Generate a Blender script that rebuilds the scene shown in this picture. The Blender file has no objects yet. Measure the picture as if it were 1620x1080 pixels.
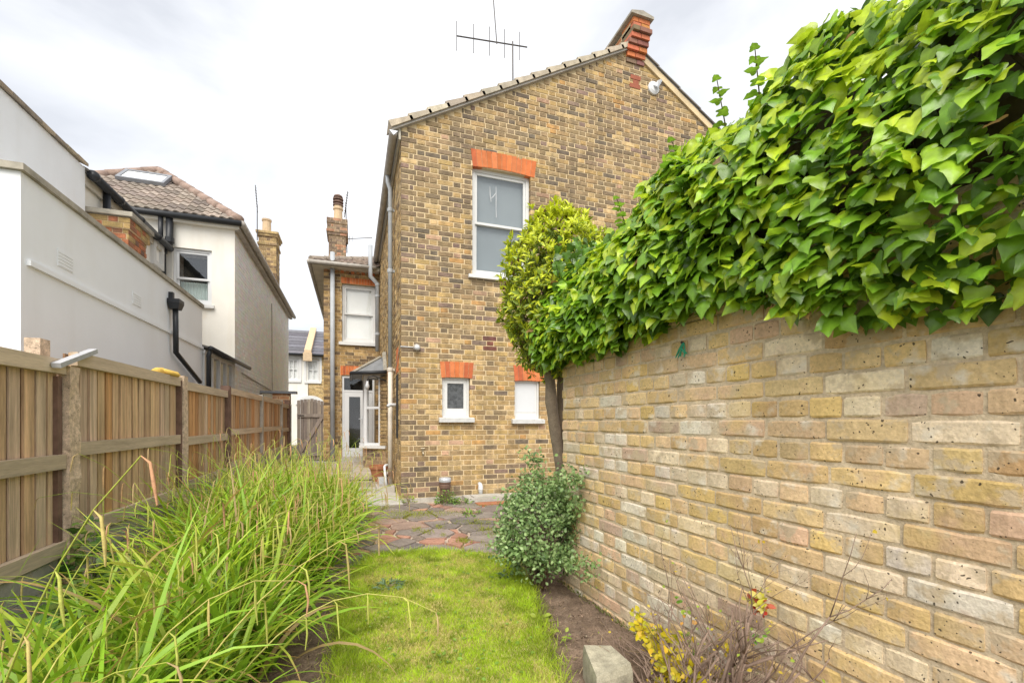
import bpy, math, random
import numpy as np
from mathutils import Vector, Matrix, noise

random.seed(7)
rng = np.random.default_rng(11)
R = math.radians
scene = bpy.context.scene
COL = scene.collection

# ------------------------------------------------------------------ camera, sky, sun, exposure
CAM_H = 1.15
YAW = math.atan((810 - 558) / 720.0)
cam_d = bpy.data.cameras.new('camera')
cam_d.lens = 16.0
cam_d.sensor_width = 36.0
cam_d.shift_y = 127 / 1620.0
cam_d.clip_start = 0.05
cam_d.clip_end = 2000
cam = bpy.data.objects.new('camera', cam_d)
cam.location = (0, 0, CAM_H)
cam.rotation_euler = (R(90), 0, -YAW)
COL.objects.link(cam)
scene.camera = cam

SUN_EL, SUN_AZ = R(50), R(203)      # azimuth clockwise from +Y (behind the camera, a little left)
world = bpy.data.worlds.new('World')
scene.world = world
world.use_nodes = True
wn = world.node_tree
wn.nodes.clear()
w_out = wn.nodes.new('ShaderNodeOutputWorld')
w_bg = wn.nodes.new('ShaderNodeBackground')
w_sky = wn.nodes.new('ShaderNodeTexSky')
w_sky.sky_type = 'NISHITA'
w_sky.sun_disc = False
w_sky.sun_elevation = SUN_EL
w_sky.sun_rotation = SUN_AZ
w_bg.inputs['Strength'].default_value = 0.1
w_tc = wn.nodes.new('ShaderNodeTexCoord')
w_map = wn.nodes.new('ShaderNodeMapping')
w_map.inputs['Scale'].default_value = (1.0, 1.0, 2.2)
w_map.inputs['Location'].default_value = (3.1, 0.4, 0.2)
w_n1 = wn.nodes.new('ShaderNodeTexNoise')
w_n1.inputs['Scale'].default_value = 1.7
w_n1.inputs['Detail'].default_value = 6
w_n1.inputs['Roughness'].default_value = 0.52
w_n1.inputs['Distortion'].default_value = 0.35
w_ramp = wn.nodes.new('ShaderNodeValToRGB')
w_ramp.color_ramp.elements[0].position = 0.36
w_ramp.color_ramp.elements[0].color = (2.75, 2.83, 3.0, 1)
w_ramp.color_ramp.elements[1].position = 0.62
w_ramp.color_ramp.elements[1].color = (4.25, 4.28, 4.33, 1)
e = w_ramp.color_ramp.elements.new(0.49)
e.color = (3.7, 3.75, 3.85, 1)
w_mix = wn.nodes.new('ShaderNodeMix')
w_mix.data_type = 'RGBA'
w_mix.inputs[0].default_value = 0.93
wn.links.new(w_tc.outputs['Generated'], w_map.inputs['Vector'])
wn.links.new(w_map.outputs['Vector'], w_n1.inputs['Vector'])
wn.links.new(w_n1.outputs['Fac'], w_ramp.inputs['Fac'])
wn.links.new(w_sky.outputs['Color'], w_mix.inputs[6])
wn.links.new(w_ramp.outputs['Color'], w_mix.inputs[7])
wn.links.new(w_mix.outputs[2], w_bg.inputs['Color'])
wn.links.new(w_bg.outputs['Background'], w_out.inputs['Surface'])

sun_d = bpy.data.lights.new('sun', 'SUN')
sun_d.energy = 1.5
sun_d.angle = R(48)
sun_d.color = (1.0, 0.95, 0.87)
sun = bpy.data.objects.new('sun', sun_d)
sv = Vector((math.sin(SUN_AZ) * math.cos(SUN_EL), math.cos(SUN_AZ) * math.cos(SUN_EL), math.sin(SUN_EL)))
sun.rotation_euler = (-sv).to_track_quat('-Z', 'Y').to_euler()
sun.location = (0, -5, 20)
COL.objects.link(sun)

vs = scene.view_settings
vs.view_transform = 'Standard'
vs.look = 'None'
vs.exposure = 1.6
vs.gamma = 1.0
vs.use_curve_mapping = False

# ------------------------------------------------------------------ pixel -> place
SN, CS = math.sin(YAW), math.cos(YAW)


def ray(x, y):
    t, u = (x - 810) / 720.0, (667 - y) / 720.0
    return (SN + CS * t, CS - SN * t, u)


def onY(x, y, Y):
    r = ray(x, y)
    k = Y / r[1]
    return Vector((r[0] * k, Y, CAM_H + r[2] * k))


def onX(x, y, X):
    r = ray(x, y)
    k = X / r[0]
    return Vector((X, r[1] * k, CAM_H + r[2] * k))


def onZ(x, y, Z=0.0):
    r = ray(x, y)
    k = (Z - CAM_H) / r[2]
    return Vector((r[0] * k, r[1] * k, Z))


def project(P):
    P = np.asarray(P, dtype=float)
    d = SN * P[:, 0] + CS * P[:, 1]
    l = CS * P[:, 0] - SN * P[:, 1]
    return 810 + 720 * l / d, 667 - 720 * (P[:, 2] - CAM_H) / d, d


# ------------------------------------------------------------------ materials
MATS = {}


def mat(name, base=(0.5, 0.5, 0.5), attr=False, rough=0.85, var=0.2, vscale=6.0, bump=0.25, bscale=70.0,
        spec=0.3, trans=0.0, stretch=None, pits=0.0, dirt=None, dirt_scale=1.5, dirt_lo=0.5, dirt_hi=0.7, metal=0.0,
        fine=0.0, patches=(), streak=None):
    m = bpy.data.materials.new(name)
    m.use_nodes = True
    nt = m.node_tree
    nt.nodes.clear()
    N, L = nt.nodes.new, nt.links.new
    out = N('ShaderNodeOutputMaterial')
    p = N('ShaderNodeBsdfPrincipled')
    p.inputs['Roughness'].default_value = rough
    p.inputs['Specular IOR Level'].default_value = spec
    p.inputs['Metallic'].default_value = metal
    geo = N('ShaderNodeNewGeometry')
    vec = geo.outputs['Position']
    if stretch:
        mp = N('ShaderNodeMapping')
        mp.inputs['Scale'].default_value = stretch
        L(vec, mp.inputs['Vector'])
        vec = mp.outputs['Vector']
    if attr:
        a = N('ShaderNodeAttribute')
        a.attribute_name = 'Col'
        col = a.outputs['Color']
    else:
        rgb = N('ShaderNodeRGB')
        rgb.outputs[0].default_value = (*base, 1)
        col = rgb.outputs[0]

    def noise_fac(scale, detail, lo, hi, o0, o1):
        n = N('ShaderNodeTexNoise')
        n.inputs['Scale'].default_value = scale
        n.inputs['Detail'].default_value = detail
        n.inputs['Roughness'].default_value = 0.6
        L(vec, n.inputs['Vector'])
        r = N('ShaderNodeMapRange')
        r.inputs[1].default_value, r.inputs[2].default_value = lo, hi
        r.inputs[3].default_value, r.inputs[4].default_value = o0, o1
        L(n.outputs['Fac'], r.inputs[0])
        return r.outputs[0], n.outputs['Fac']

    def mult(c, f):
        x = N('ShaderNodeMix')
        x.data_type = 'RGBA'
        x.blend_type = 'MULTIPLY'
        x.inputs[0].default_value = 1.0
        L(c, x.inputs[6])
        cc = N('ShaderNodeCombineColor')
        for i in range(3):
            L(f, cc.inputs[i])
        L(cc.outputs[0], x.inputs[7])
        return x.outputs[2]

    if var > 0:
        f, _ = noise_fac(vscale, 5, 0.3, 0.7, 1 - var, 1 + var)
        col = mult(col, f)
    if fine > 0:
        f, _ = noise_fac(vscale * 9, 3, 0.3, 0.7, 1 - fine, 1 + fine)
        col = mult(col, f)
    if dirt:
        f, _ = noise_fac(dirt_scale, 6, dirt_lo, dirt_hi, 0.0, 1.0)
        x = N('ShaderNodeMix')
        x.data_type = 'RGBA'
        L(f, x.inputs[0])
        L(col, x.inputs[6])
        x.inputs[7].default_value = (*dirt, 1)
        col = x.outputs[2]
    if streak:
        smp = N('ShaderNodeMapping')
        smp.inputs['Scale'].default_value = (3.2, 3.2, 0.5)
        L(geo.outputs['Position'], smp.inputs['Vector'])
        sno = N('ShaderNodeTexNoise')
        sno.inputs['Scale'].default_value = 1.3
        sno.inputs['Detail'].default_value = 6
        L(smp.outputs['Vector'], sno.inputs['Vector'])
        srg = N('ShaderNodeMapRange')
        srg.inputs[1].default_value, srg.inputs[2].default_value = 0.5, 0.72
        srg.inputs[3].default_value, srg.inputs[4].default_value = 0.0, streak[1]
        L(sno.outputs['Fac'], srg.inputs[0])
        x = N('ShaderNodeMix')
        x.data_type = 'RGBA'
        L(srg.outputs[0], x.inputs[0])
        L(col, x.inputs[6])
        x.inputs[7].default_value = (*streak[0], 1)
        col = x.outputs[2]
    for (pc_, ps_, lo_, hi_, amt_) in patches:
        f, _ = noise_fac(ps_, 4, lo_, hi_, 0.0, amt_)
        x = N('ShaderNodeMix')
        x.data_type = 'RGBA'
        L(f, x.inputs[0])
        L(col, x.inputs[6])
        x.inputs[7].default_value = (*pc_, 1)
        col = x.outputs[2]
    hgt = None
    if bump > 0:
        _, h = noise_fac(bscale, 6, 0, 1, 0, 1)
        hgt = h
    if pits > 0:
        dn = N('ShaderNodeTexNoise')
        dn.inputs['Scale'].default_value = 30
        L(vec, dn.inputs['Vector'])
        va = N('ShaderNodeVectorMath')
        va.operation = 'MULTIPLY_ADD'
        va.inputs[1].default_value = (0.03, 0.03, 0.03)
        L(dn.outputs['Color'], va.inputs[0])
        L(geo.outputs['Position'], va.inputs[2])
        v = N('ShaderNodeTexVoronoi')
        v.inputs['Scale'].default_value = 62.0
        v.inputs['Randomness'].default_value = 1.0
        L(va.outputs[0], v.inputs['Vector'])
        n2 = N('ShaderNodeTexNoise')
        n2.inputs['Scale'].default_value = 18.0
        L(geo.outputs['Position'], n2.inputs['Vector'])
        thr = N('ShaderNodeMapRange')
        thr.inputs[1].default_value, thr.inputs[2].default_value = 0.36, 0.68
        thr.inputs[3].default_value, thr.inputs[4].default_value = 0.0, 0.24
        L(n2.outputs['Fac'], thr.inputs[0])
        lt = N('ShaderNodeMath')
        lt.operation = 'LESS_THAN'
        L(v.outputs['Distance'], lt.inputs[0])
        L(thr.outputs[0], lt.inputs[1])
        x = N('ShaderNodeMix')
        x.data_type = 'RGBA'
        sc = N('ShaderNodeMath')
        sc.operation = 'MULTIPLY'
        sc.inputs[1].default_value = pits
        L(lt.outputs[0], sc.inputs[0])
        L(sc.outputs[0], x.inputs[0])
        L(col, x.inputs[6])
        x.inputs[7].default_value = (0.06, 0.045, 0.03, 1)
        col = x.outputs[2]
        if hgt is not None:
            sb = N('ShaderNodeMath')
            sb.operation = 'SUBTRACT'
            L(hgt, sb.inputs[0])
            L(lt.outputs[0], sb.inputs[1])
            hgt = sb.outputs[0]
    L(col, p.inputs['Base Color'])
    if hgt is not None:
        b = N('ShaderNodeBump')
        b.inputs['Strength'].default_value = bump
        b.inputs['Distance'].default_value = 0.004
        L(hgt, b.inputs['Height'])
        L(b.outputs['Normal'], p.inputs['Normal'])
    if trans > 0:
        tb = N('ShaderNodeBsdfTranslucent')
        L(col, tb.inputs['Color'])
        ms = N('ShaderNodeMixShader')
        ms.inputs[0].default_value = trans
        L(p.outputs[0], ms.inputs[1])
        L(tb.outputs[0], ms.inputs[2])
        L(ms.outputs[0], out.inputs['Surface'])
    else:
        L(p.outputs[0], out.inputs['Surface'])
    MATS[name] = m
    return m


def glass_mat(name, tint=(0.9, 0.93, 0.93), refl=1.0, rough=0.02, ripple=0.0):
    m = bpy.data.materials.new(name)
    m.use_nodes = True
    nt = m.node_tree
    nt.nodes.clear()
    N, L = nt.nodes.new, nt.links.new
    out = N('ShaderNodeOutputMaterial')
    tr = N('ShaderNodeBsdfTransparent')
    tr.inputs[0].default_value = (*tint, 1)
    gl = N('ShaderNodeBsdfGlossy')
    gl.inputs['Roughness'].default_value = rough
    gl.inputs['Color'].default_value = (0.95, 0.97, 1.0, 1)
    lwt = N('ShaderNodeLayerWeight')
    fr = N('ShaderNodeMath')
    fr.operation = 'POWER'
    fr.inputs[1].default_value = 4.0
    L(lwt.outputs['Facing'], fr.inputs[0])
    mu = N('ShaderNodeMath')
    mu.operation = 'MULTIPLY_ADD'
    mu.inputs[1].default_value = 0.8
    mu.inputs[2].default_value = 0.05 * refl
    mu.use_clamp = True
    L(fr.outputs[0], mu.inputs[0])
    if ripple > 0:
        n = N('ShaderNodeTexNoise')
        n.inputs['Scale'].default_value = 3.0 if ripple < 0.5 else 60.0
        g = N('ShaderNodeNewGeometry')
        L(g.outputs['Position'], n.inputs['Vector'])
        b = N('ShaderNodeBump')
        b.inputs['Strength'].default_value = ripple
        b.inputs['Distance'].default_value = 0.01
        L(n.outputs['Fac'], b.inputs['Height'])
        L(b.outputs['Normal'], gl.inputs['Normal'])
    mx = N('ShaderNodeMixShader')
    L(mu.outputs[0], mx.inputs[0])
    L(tr.outputs[0], mx.inputs[1])
    L(gl.outputs[0], mx.inputs[2])
    L(mx.outputs[0], out.inputs['Surface'])
    MATS[name] = m
    return m


mat('house_brick', attr=True, streak=((0.12, 0.095, 0.07), 0.4), rough=0.92, var=0.32, vscale=11, fine=0.3, bump=0.5, bscale=90)
mat('house_mortar', base=(0.64, 0.505, 0.31), rough=0.95, var=0.14, vscale=5, fine=0.12, bump=0.4, bscale=120,
    dirt=(0.42, 0.34, 0.23), dirt_scale=0.9, dirt_lo=0.52, dirt_hi=0.72)
mat('garden_brick', attr=True, rough=0.92, var=0.12, vscale=9, fine=0.16, bump=1.0, bscale=75, pits=0.9,
    patches=[((0.62, 0.41, 0.29), 5.3, 0.54, 0.66, 0.5), ((0.72, 0.65, 0.53), 8.1, 0.57, 0.68, 0.8), ((0.55, 0.44, 0.30), 11.0, 0.54, 0.62, 0.85), ((0.66, 0.48, 0.17), 3.1, 0.54, 0.66, 0.5)])
mat('garden_mortar', base=(0.60, 0.485, 0.335), rough=0.97, var=0.18, vscale=8, fine=0.2, bump=0.9, bscale=150)
mat('red_brick', attr=True, rough=0.9, var=0.16, vscale=12, fine=0.12, bump=0.4, bscale=100)
mat('white_render', base=(0.84, 0.865, 0.885), streak=((0.70, 0.70, 0.67), 0.22), rough=0.8, var=0.03, vscale=1.5, bump=0.35, bscale=22,
    dirt=(0.78, 0.78, 0.765), dirt_scale=0.8, dirt_lo=0.48, dirt_hi=0.85)
mat('cream_render', streak=((0.60, 0.54, 0.43), 0.3), base=(0.78, 0.755, 0.69), rough=0.85, var=0.05, vscale=1.6, bump=0.3, bscale=30,
    dirt=(0.62, 0.50, 0.34), dirt_scale=1.1, dirt_lo=0.6, dirt_hi=0.9)
mat('painted_brick', attr=True, rough=0.8, var=0.06, vscale=4, bump=0.2, bscale=60)
mat('white_paint', base=(0.66, 0.66, 0.645), rough=0.45, var=0.04, vscale=5, bump=0.08, bscale=40,
    dirt=(0.55, 0.53, 0.47), dirt_scale=6, dirt_lo=0.64, dirt_hi=0.86)
mat('white_plastic', base=(0.68, 0.69, 0.70), rough=0.35, var=0.02, bump=0)
mat('sill_paint', base=(0.55, 0.55, 0.535), rough=0.8, var=0.12, vscale=12, bump=0.3, bscale=60,
    dirt=(0.32, 0.31, 0.27), dirt_scale=14, dirt_lo=0.58, dirt_hi=0.78)
mat('grey_pipe', base=(0.40, 0.42, 0.44), rough=0.5, var=0.1, vscale=5, bump=0.05)
mat('painted_pipe', base=(0.66, 0.60, 0.52), rough=0.55, var=0.08, vscale=4, bump=0.1,
    dirt=(0.36, 0.17, 0.06), dirt_scale=3.2, dirt_lo=0.56, dirt_hi=0.72)
mat('gutter_grey', base=(0.40, 0.37, 0.33), rough=0.7, var=0.2, vscale=6, bump=0.1)
mat('black_plastic', base=(0.028, 0.03, 0.034), rough=0.4, var=0.15, bump=0.05)
mat('dark_metal', base=(0.06, 0.055, 0.05), rough=0.5, var=0.3, bump=0.1)
mat('aerial_metal', base=(0.10, 0.09, 0.085), rough=0.5, var=0.2, bump=0, metal=0.3)
mat('roof_tile', attr=True, rough=0.9, var=0.25, vscale=9, fine=0.15, bump=0.5, bscale=80)
mat('slate', attr=True, rough=0.6, var=0.2, vscale=6, bump=0.2, bscale=40)
mat('verge_tile', attr=True, rough=0.95, var=0.25, vscale=10, fine=0.15, bump=0.5, bscale=70)
mat('coping', base=(0.36, 0.33, 0.27), rough=0.95, var=0.3, vscale=8, bump=0.5, bscale=60)
mat('concrete', base=(0.46, 0.43, 0.38), rough=0.95, var=0.2, vscale=5, fine=0.12, bump=0.5, bscale=90,
    dirt=(0.30, 0.29, 0.21), dirt_scale=2.5, dirt_lo=0.52, dirt_hi=0.75)
mat('aggregate', pits=0.6, base=(0.60, 0.46, 0.335), rough=0.95, var=0.35, vscale=30, fine=0.35, bump=1.0, bscale=70)
mat('fence_wood', attr=True, rough=0.85, var=0.36, vscale=1.0, fine=0.14, bump=0.4, bscale=3.0, stretch=(28, 28, 1.6))
mat('rail_wood', attr=True, rough=0.85, var=0.2, vscale=1.0, fine=0.12, bump=0.35, bscale=3.0, stretch=(28, 1.6, 28))
mat('paving', attr=True, rough=0.85, var=0.22, vscale=5, fine=0.2, bump=0.5, bscale=60)
mat('joint_cement', base=(0.45, 0.36, 0.28), rough=0.95, var=0.25, vscale=6, fine=0.2, bump=0.6, bscale=80,
    dirt=(0.16, 0.17, 0.05), dirt_scale=3.5, dirt_lo=0.55, dirt_hi=0.66)
mat('soil', base=(0.17, 0.12, 0.085), rough=1.0, var=0.35, vscale=12, fine=0.4, bump=1.0, bscale=60,
    dirt=(0.29, 0.22, 0.16), dirt_scale=22, dirt_lo=0.55, dirt_hi=0.8)
mat('turf_base', base=(0.27, 0.27, 0.07), rough=1.0, var=0.3, vscale=9, bump=0.6, bscale=60,
    dirt=(0.46, 0.40, 0.16), dirt_scale=5, dirt_lo=0.45, dirt_hi=0.6)
mat('ground_far', base=(0.17, 0.16, 0.12), rough=1.0, var=0.3, vscale=0.8, bump=0.3)
mat('asphalt', base=(0.06, 0.06, 0.062), rough=0.95, var=0.2, vscale=3, bump=0.4)
mat('grass', attr=True, rough=0.6, var=0.15, vscale=40, bump=0, trans=0.35)
mat('sedge_leaf', attr=True, rough=0.42, var=0.1, vscale=10, bump=0, trans=0.35, spec=0.4)
mat('sedge_spike', attr=True, rough=0.9, var=0.2, vscale=60, bump=0.4, bscale=300)
mat('ivy_leaf', attr=True, rough=0.3, var=0.16, vscale=40, bump=0.25, bscale=70, trans=0.36, spec=0.6)
mat('small_leaf', attr=True, rough=0.45, var=0.1, vscale=30, bump=0, trans=0.28, spec=0.4)
mat('bark', base=(0.21, 0.165, 0.12), rough=0.9, var=0.25, vscale=14, fine=0.2, bump=0.8, bscale=50)
mat('twig', base=(0.27, 0.19, 0.145), rough=0.9, var=0.3, vscale=20, bump=0.3, bscale=90)
mat('ivy_stem', base=(0.10, 0.075, 0.04), rough=0.9, var=0.3, vscale=20, bump=0.4)
mat('terracotta', base=(0.36, 0.15, 0.075), rough=0.9, var=0.25, vscale=12, bump=0.3)
mat('clay_pipe', base=(0.15, 0.09, 0.065), rough=0.6, var=0.25, vscale=10, bump=0.2)
mat('clay_pot', base=(0.56, 0.42, 0.27), rough=0.9, var=0.15, vscale=8, bump=0.2)
mat('zinc', base=(0.55, 0.57, 0.60), rough=0.4, var=0.1, bump=0.05, metal=0.4)
mat('silver_wood', base=(0.40, 0.40, 0.41), rough=0.8, var=0.15, vscale=20, bump=0.3)
mat('old_gate', attr=True, rough=0.9, var=0.22, vscale=1.0, fine=0.15, bump=0.4, bscale=3.0, stretch=(28, 28, 1.8))
mat('creosote', base=(0.19, 0.115, 0.085), rough=0.8, var=0.3, vscale=10, bump=0.4)
mat('blind_grey', base=(0.27, 0.285, 0.295), rough=0.9, var=0.05, vscale=1.4, bump=0)
mat('blind_white', base=(0.88, 0.88, 0.85), rough=0.9, var=0.04, vscale=1.2, bump=0)
mat('curtain', base=(0.62, 0.68, 0.66), rough=0.9, var=0.06, bump=0)
mat('painted_dark', base=(0.035, 0.035, 0.035), rough=0.95, var=0.0, bump=0)  # near-black colour standing in for the shade inside openings
mat('obscure', base=(0.085, 0.09, 0.095), rough=0.3, var=0.5, vscale=28, bump=0.8, bscale=30, spec=0.5)
mat('white_board', base=(0.62, 0.635, 0.65), rough=0.5, var=0.02, bump=0)
mat('glove', base=(0.72, 0.48, 0.11), rough=0.9, var=0.15, vscale=40, bump=0.4)
mat('twine', base=(0.03, 0.30, 0.17), rough=0.7, var=0.2, vscale=60, bump=0.3)
mat('lead', base=(0.22, 0.23, 0.25), rough=0.7, var=0.15, bump=0.1)
mat('lamp_glass', base=(0.55, 0.56, 0.58), rough=0.2, var=0.05, bump=0)
mat('brass', base=(0.42, 0.36, 0.26), rough=0.4, metal=0.7, var=0.2, bump=0)
mat('rockwork', base=(0.38, 0.35, 0.26), rough=0.95, var=0.3, vscale=18, fine=0.2, bump=0.9, bscale=70)
mat('soffit', base=(0.52, 0.48, 0.40), rough=0.7, var=0.15, vscale=5, bump=0.1)
glass_mat('glass', tint=(0.98, 0.985, 0.985))
glass_mat('glass_soft', tint=(0.95, 0.97, 0.97), refl=1.2, ripple=0.05)

# ------------------------------------------------------------------ object helpers
WLOC = {}


def root(name, loc, label, category, group=None):
    o = bpy.data.objects.new(name, None)
    o.empty_display_size = 0.1
    o.location = loc
    COL.objects.link(o)
    WLOC[o] = Vector(loc)
    o['label'] = label
    o['category'] = category
    if group:
        o['group'] = group
    return o


def finish(me, name, m, parent, smooth):
    o = bpy.data.objects.new(name, me)
    COL.objects.link(o)
    me.materials.append(MATS[m])
    me.polygons.foreach_set('use_smooth', np.full(len(me.polygons), bool(smooth)))
    return o


def np_obj(name, V, loops, starts, m, parent=None, cols=None, smooth=False, kind=None, label=None, category=None, group=None):
    V = np.asarray(V, dtype=np.float64)
    c = (V.min(0) + V.max(0)) / 2
    me = bpy.data.meshes.new(name)
    me.vertices.add(len(V))
    me.vertices.foreach_set('co', (V - c).astype(np.float32).ravel())
    me.loops.add(len(loops))
    me.loops.foreach_set('vertex_index', np.asarray(loops, dtype=np.int32))
    me.polygons.add(len(starts))
    me.polygons.foreach_set('loop_start', np.asarray(starts, dtype=np.int32))
    if cols is not None:
        a = me.attributes.new('Col', 'FLOAT_COLOR', 'POINT')
        C4 = np.ones((len(V), 4), dtype=np.float32)
        C4[:, :3] = cols
        a.data.foreach_set('color', C4.ravel())
    me.update(calc_edges=True)
    me.validate()
    o = finish(me, name, m, parent, smooth)
    o.location = c
    WLOC[o] = Vector(c)
    if parent is not None:
        o.parent = parent
        o.matrix_parent_inverse = Matrix.Translation(-WLOC[parent])
    if kind:
        o['kind'] = kind
    if label:
        o['label'] = label
    if category:
        o['category'] = category
    if group:
        o['group'] = group
    return o


class MB:
    def __init__(self):
        self.v, self.f, self.c = [], [], []

    def add(self, vs, fs, col=(0.5, 0.5, 0.5)):
        b = len(self.v)
        self.v.extend([tuple(p) for p in vs])
        self.f.extend([tuple(b + i for i in q) for q in fs])
        self.c.extend([tuple(col)] * len(vs))

    def hexa(self, p, col=(0.5, 0.5, 0.5)):
        # p: 8 points, bottom ring then top ring
        self.add(p, [(0, 3, 2, 1), (4, 5, 6, 7), (0, 1, 5, 4), (1, 2, 6, 5), (2, 3, 7, 6), (3, 0, 4, 7)], col)

    def box(self, a, b, col=(0.5, 0.5, 0.5)):
        x0, y0, z0 = a
        x1, y1, z1 = b
        self.hexa([(x0, y0, z0), (x1, y0, z0), (x1, y1, z0), (x0, y1, z0), (x0, y0, z1), (x1, y0, z1), (x1, y1, z1), (x0, y1, z1)], col)

    def prism(self, poly, ext, col=(0.5, 0.5, 0.5)):
        # poly: list of 3D points (planar), ext: vector
        n = len(poly)
        e = Vector(ext)
        vs = [Vector(p) for p in poly] + [Vector(p) + e for p in poly]
        fs = [tuple(range(n))[::-1], tuple(range(n, 2 * n))]
        for i in range(n):
            j = (i + 1) % n
            fs.append((i, j, n + j, n + i))
        self.add(vs, fs, col)

    def tube(self, pts, rad, n=8, col=(0.5, 0.5, 0.5), cap=True, cols=None):
        pts = [Vector(p) for p in pts]
        if not hasattr(rad, '__len__'):
            rad = [rad] * len(pts)
        base = len(self.v)
        t0 = (pts[1] - pts[0]).normalized()
        up = Vector((0, 0, 1)) if abs(t0.z) < 0.9 else Vector((1, 0, 0))
        u = t0.cross(up).normalized()
        for i, p in enumerate(pts):
            if i == 0:
                t = pts[1] - pts[0]
            elif i == len(pts) - 1:
                t = pts[-1] - pts[-2]
            else:
                t = (pts[i + 1] - pts[i]).normalized() + (pts[i] - pts[i - 1]).normalized()
            t = t.normalized()
            u = (u - t * u.dot(t)).normalized()
            w = t.cross(u)
            for k in range(n):
                a = 2 * math.pi * k / n
                self.v.append(tuple(p + (u * math.cos(a) + w * math.sin(a)) * rad[i]))
                self.c.append(tuple(cols[i]) if cols else tuple(col))
        for i in range(len(pts) - 1):
            for k in range(n):
                k2 = (k + 1) % n
                self.f.append((base + i * n + k, base + i * n + k2, base + (i + 1) * n + k2, base + (i + 1) * n + k))
        if cap:
            self.f.append(tuple(base + k for k in range(n))[::-1])
            self.f.append(tuple(base + (len(pts) - 1) * n + k for k in range(n)))

    def lathe(self, o, prof, n=16, col=(0.5, 0.5, 0.5)):
        base = len(self.v)
        for r, z in prof:
            for k in range(n):
                a = 2 * math.pi * k / n
                self.v.append((o[0] + r * math.cos(a), o[1] + r * math.sin(a), o[2] + z))
                self.c.append(tuple(col))
        for i in range(len(prof) - 1):
            for k in range(n):
                k2 = (k + 1) % n
                self.f.append((base + i * n + k, base + i * n + k2, base + (i + 1) * n + k2, base + (i + 1) * n + k))
        self.f.append(tuple(base + k for k in range(n))[::-1])
        self.f.append(tuple(base + (len(prof) - 1) * n + k for k in range(n)))

    def obj(self, name, m, parent=None, smooth=False, **kw):
        loops = [i for q in self.f for i in q]
        starts = np.concatenate([[0], np.cumsum([len(q) for q in self.f])[:-1]])
        return np_obj(name, self.v, loops, starts, m, parent, np.array(self.c), smooth, **kw)


class PF:
    """A wall plane: u along the wall, d inwards from the face, z up."""
    def __init__(self, o, u, n):
        self.o, self.u, self.n = Vector((o[0], o[1], 0)), Vector((u[0], u[1], 0)).normalized(), Vector((n[0], n[1], 0)).normalized()

    def P(self, u, d, z):
        return self.o + self.u * u - self.n * d + Vector((0, 0, z))

    def box(self, mb, u0, u1, d0, d1, z0, z1, col=(0.5, 0.5, 0.5)):
        P = self.P
        mb.hexa([P(u0, d0, z0), P(u1, d0, z0), P(u1, d1, z0), P(u0, d1, z0), P(u0, d0, z1), P(u1, d0, z1), P(u1, d1, z1), P(u0, d1, z1)], col)

    def part(self, name, m, parent, u0, u1, d0, d1, z0, z1, **kw):
        mb = MB()
        self.box(mb, u0, u1, d0, d1, z0, z1)
        return mb.obj(name, m, parent, **kw)

    def slab(self, mb, u0, u1, d0, d1, z0, z1, holes=(), grow=0.0, col=(0.5, 0.5, 0.5)):
        """wall slab with rectangular openings"""
        hs = [(a - grow, b + grow, c - grow, d + grow) for a, b, c, d in holes]
        zs = sorted({z0, z1, *[min(max(h[2], z0), z1) for h in hs], *[min(max(h[3], z0), z1) for h in hs]})
        for za, zb in zip(zs[:-1], zs[1:]):
            if zb - za < 1e-5:
                continue
            zm = (za + zb) / 2
            cuts = sorted([(h[0], h[1]) for h in hs if h[2] < zm < h[3]])
            u = u0
            for a, b in cuts:
                if a > u:
                    self.box(mb, u, a, d0, d1, za, zb, col)
                u = max(u, b)
            if u < u1:
                self.box(mb, u, u1, d0, d1, za, zb, col)


def lay_bricks(u0, u1, z0, z1, holes=(), bond='flemish', ch=0.075, jt=0.010, L=0.215, Hd=0.1025, lim=None, rs=None, zj=0.0):
    """list of (ua, ub, za, zb, is_header)"""
    rs = rs or random.Random(3)
    out = []
    n = int(round((z1 - z0) / ch))
    for i in range(n):
        za = z0 + i * ch + jt / 2
        zb = za + ch - jt
        zm = (za + zb) / 2
        lo, hi = u0, u1
        if lim:
            lo, hi = lim(zb)
            lo, hi = max(lo, u0), min(hi, u1)
            if hi - lo < 0.06:
                continue
        u = u0
        k = 0
        if bond == 'flemish':
            first = [L, Hd] if i % 2 == 0 else [Hd, 0.05]
            seq = lambda k: first[k] if k < 2 else ((L, Hd)[k % 2])
        elif bond == 'english':
            first = [L] if i % 2 == 0 else [Hd, 0.05]
            seq = (lambda k: L) if i % 2 == 0 else (lambda k: first[k] if k < 2 else Hd)
        else:
            off = 0.0 if i % 2 == 0 else L / 2
            seq = lambda k: (L / 2 if (k == 0 and i % 2) else L)
        cuts = [(h[0], h[1]) for h in holes if h[2] < zm < h[3]]
        while u < hi:
            w = seq(k) * (1 + rs.uniform(-0.03, 0.03))
            segs = [(max(u, lo), min(u + w, hi))]
            for a, b in cuts:
                ns = []
                for s, t in segs:
                    if t <= a or s >= b:
                        ns.append((s, t))
                    else:
                        if s < a:
                            ns.append((s, a))
                        if t > b:
                            ns.append((b, t))
                segs = ns
            for s, t in segs:
                if t - s > 0.025:
                    out.append((s, t, za + rs.uniform(-zj, zj), zb + rs.uniform(-zj, zj), seq(k) < 0.15))
            u += w + jt
            k += 1
    return out


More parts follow.
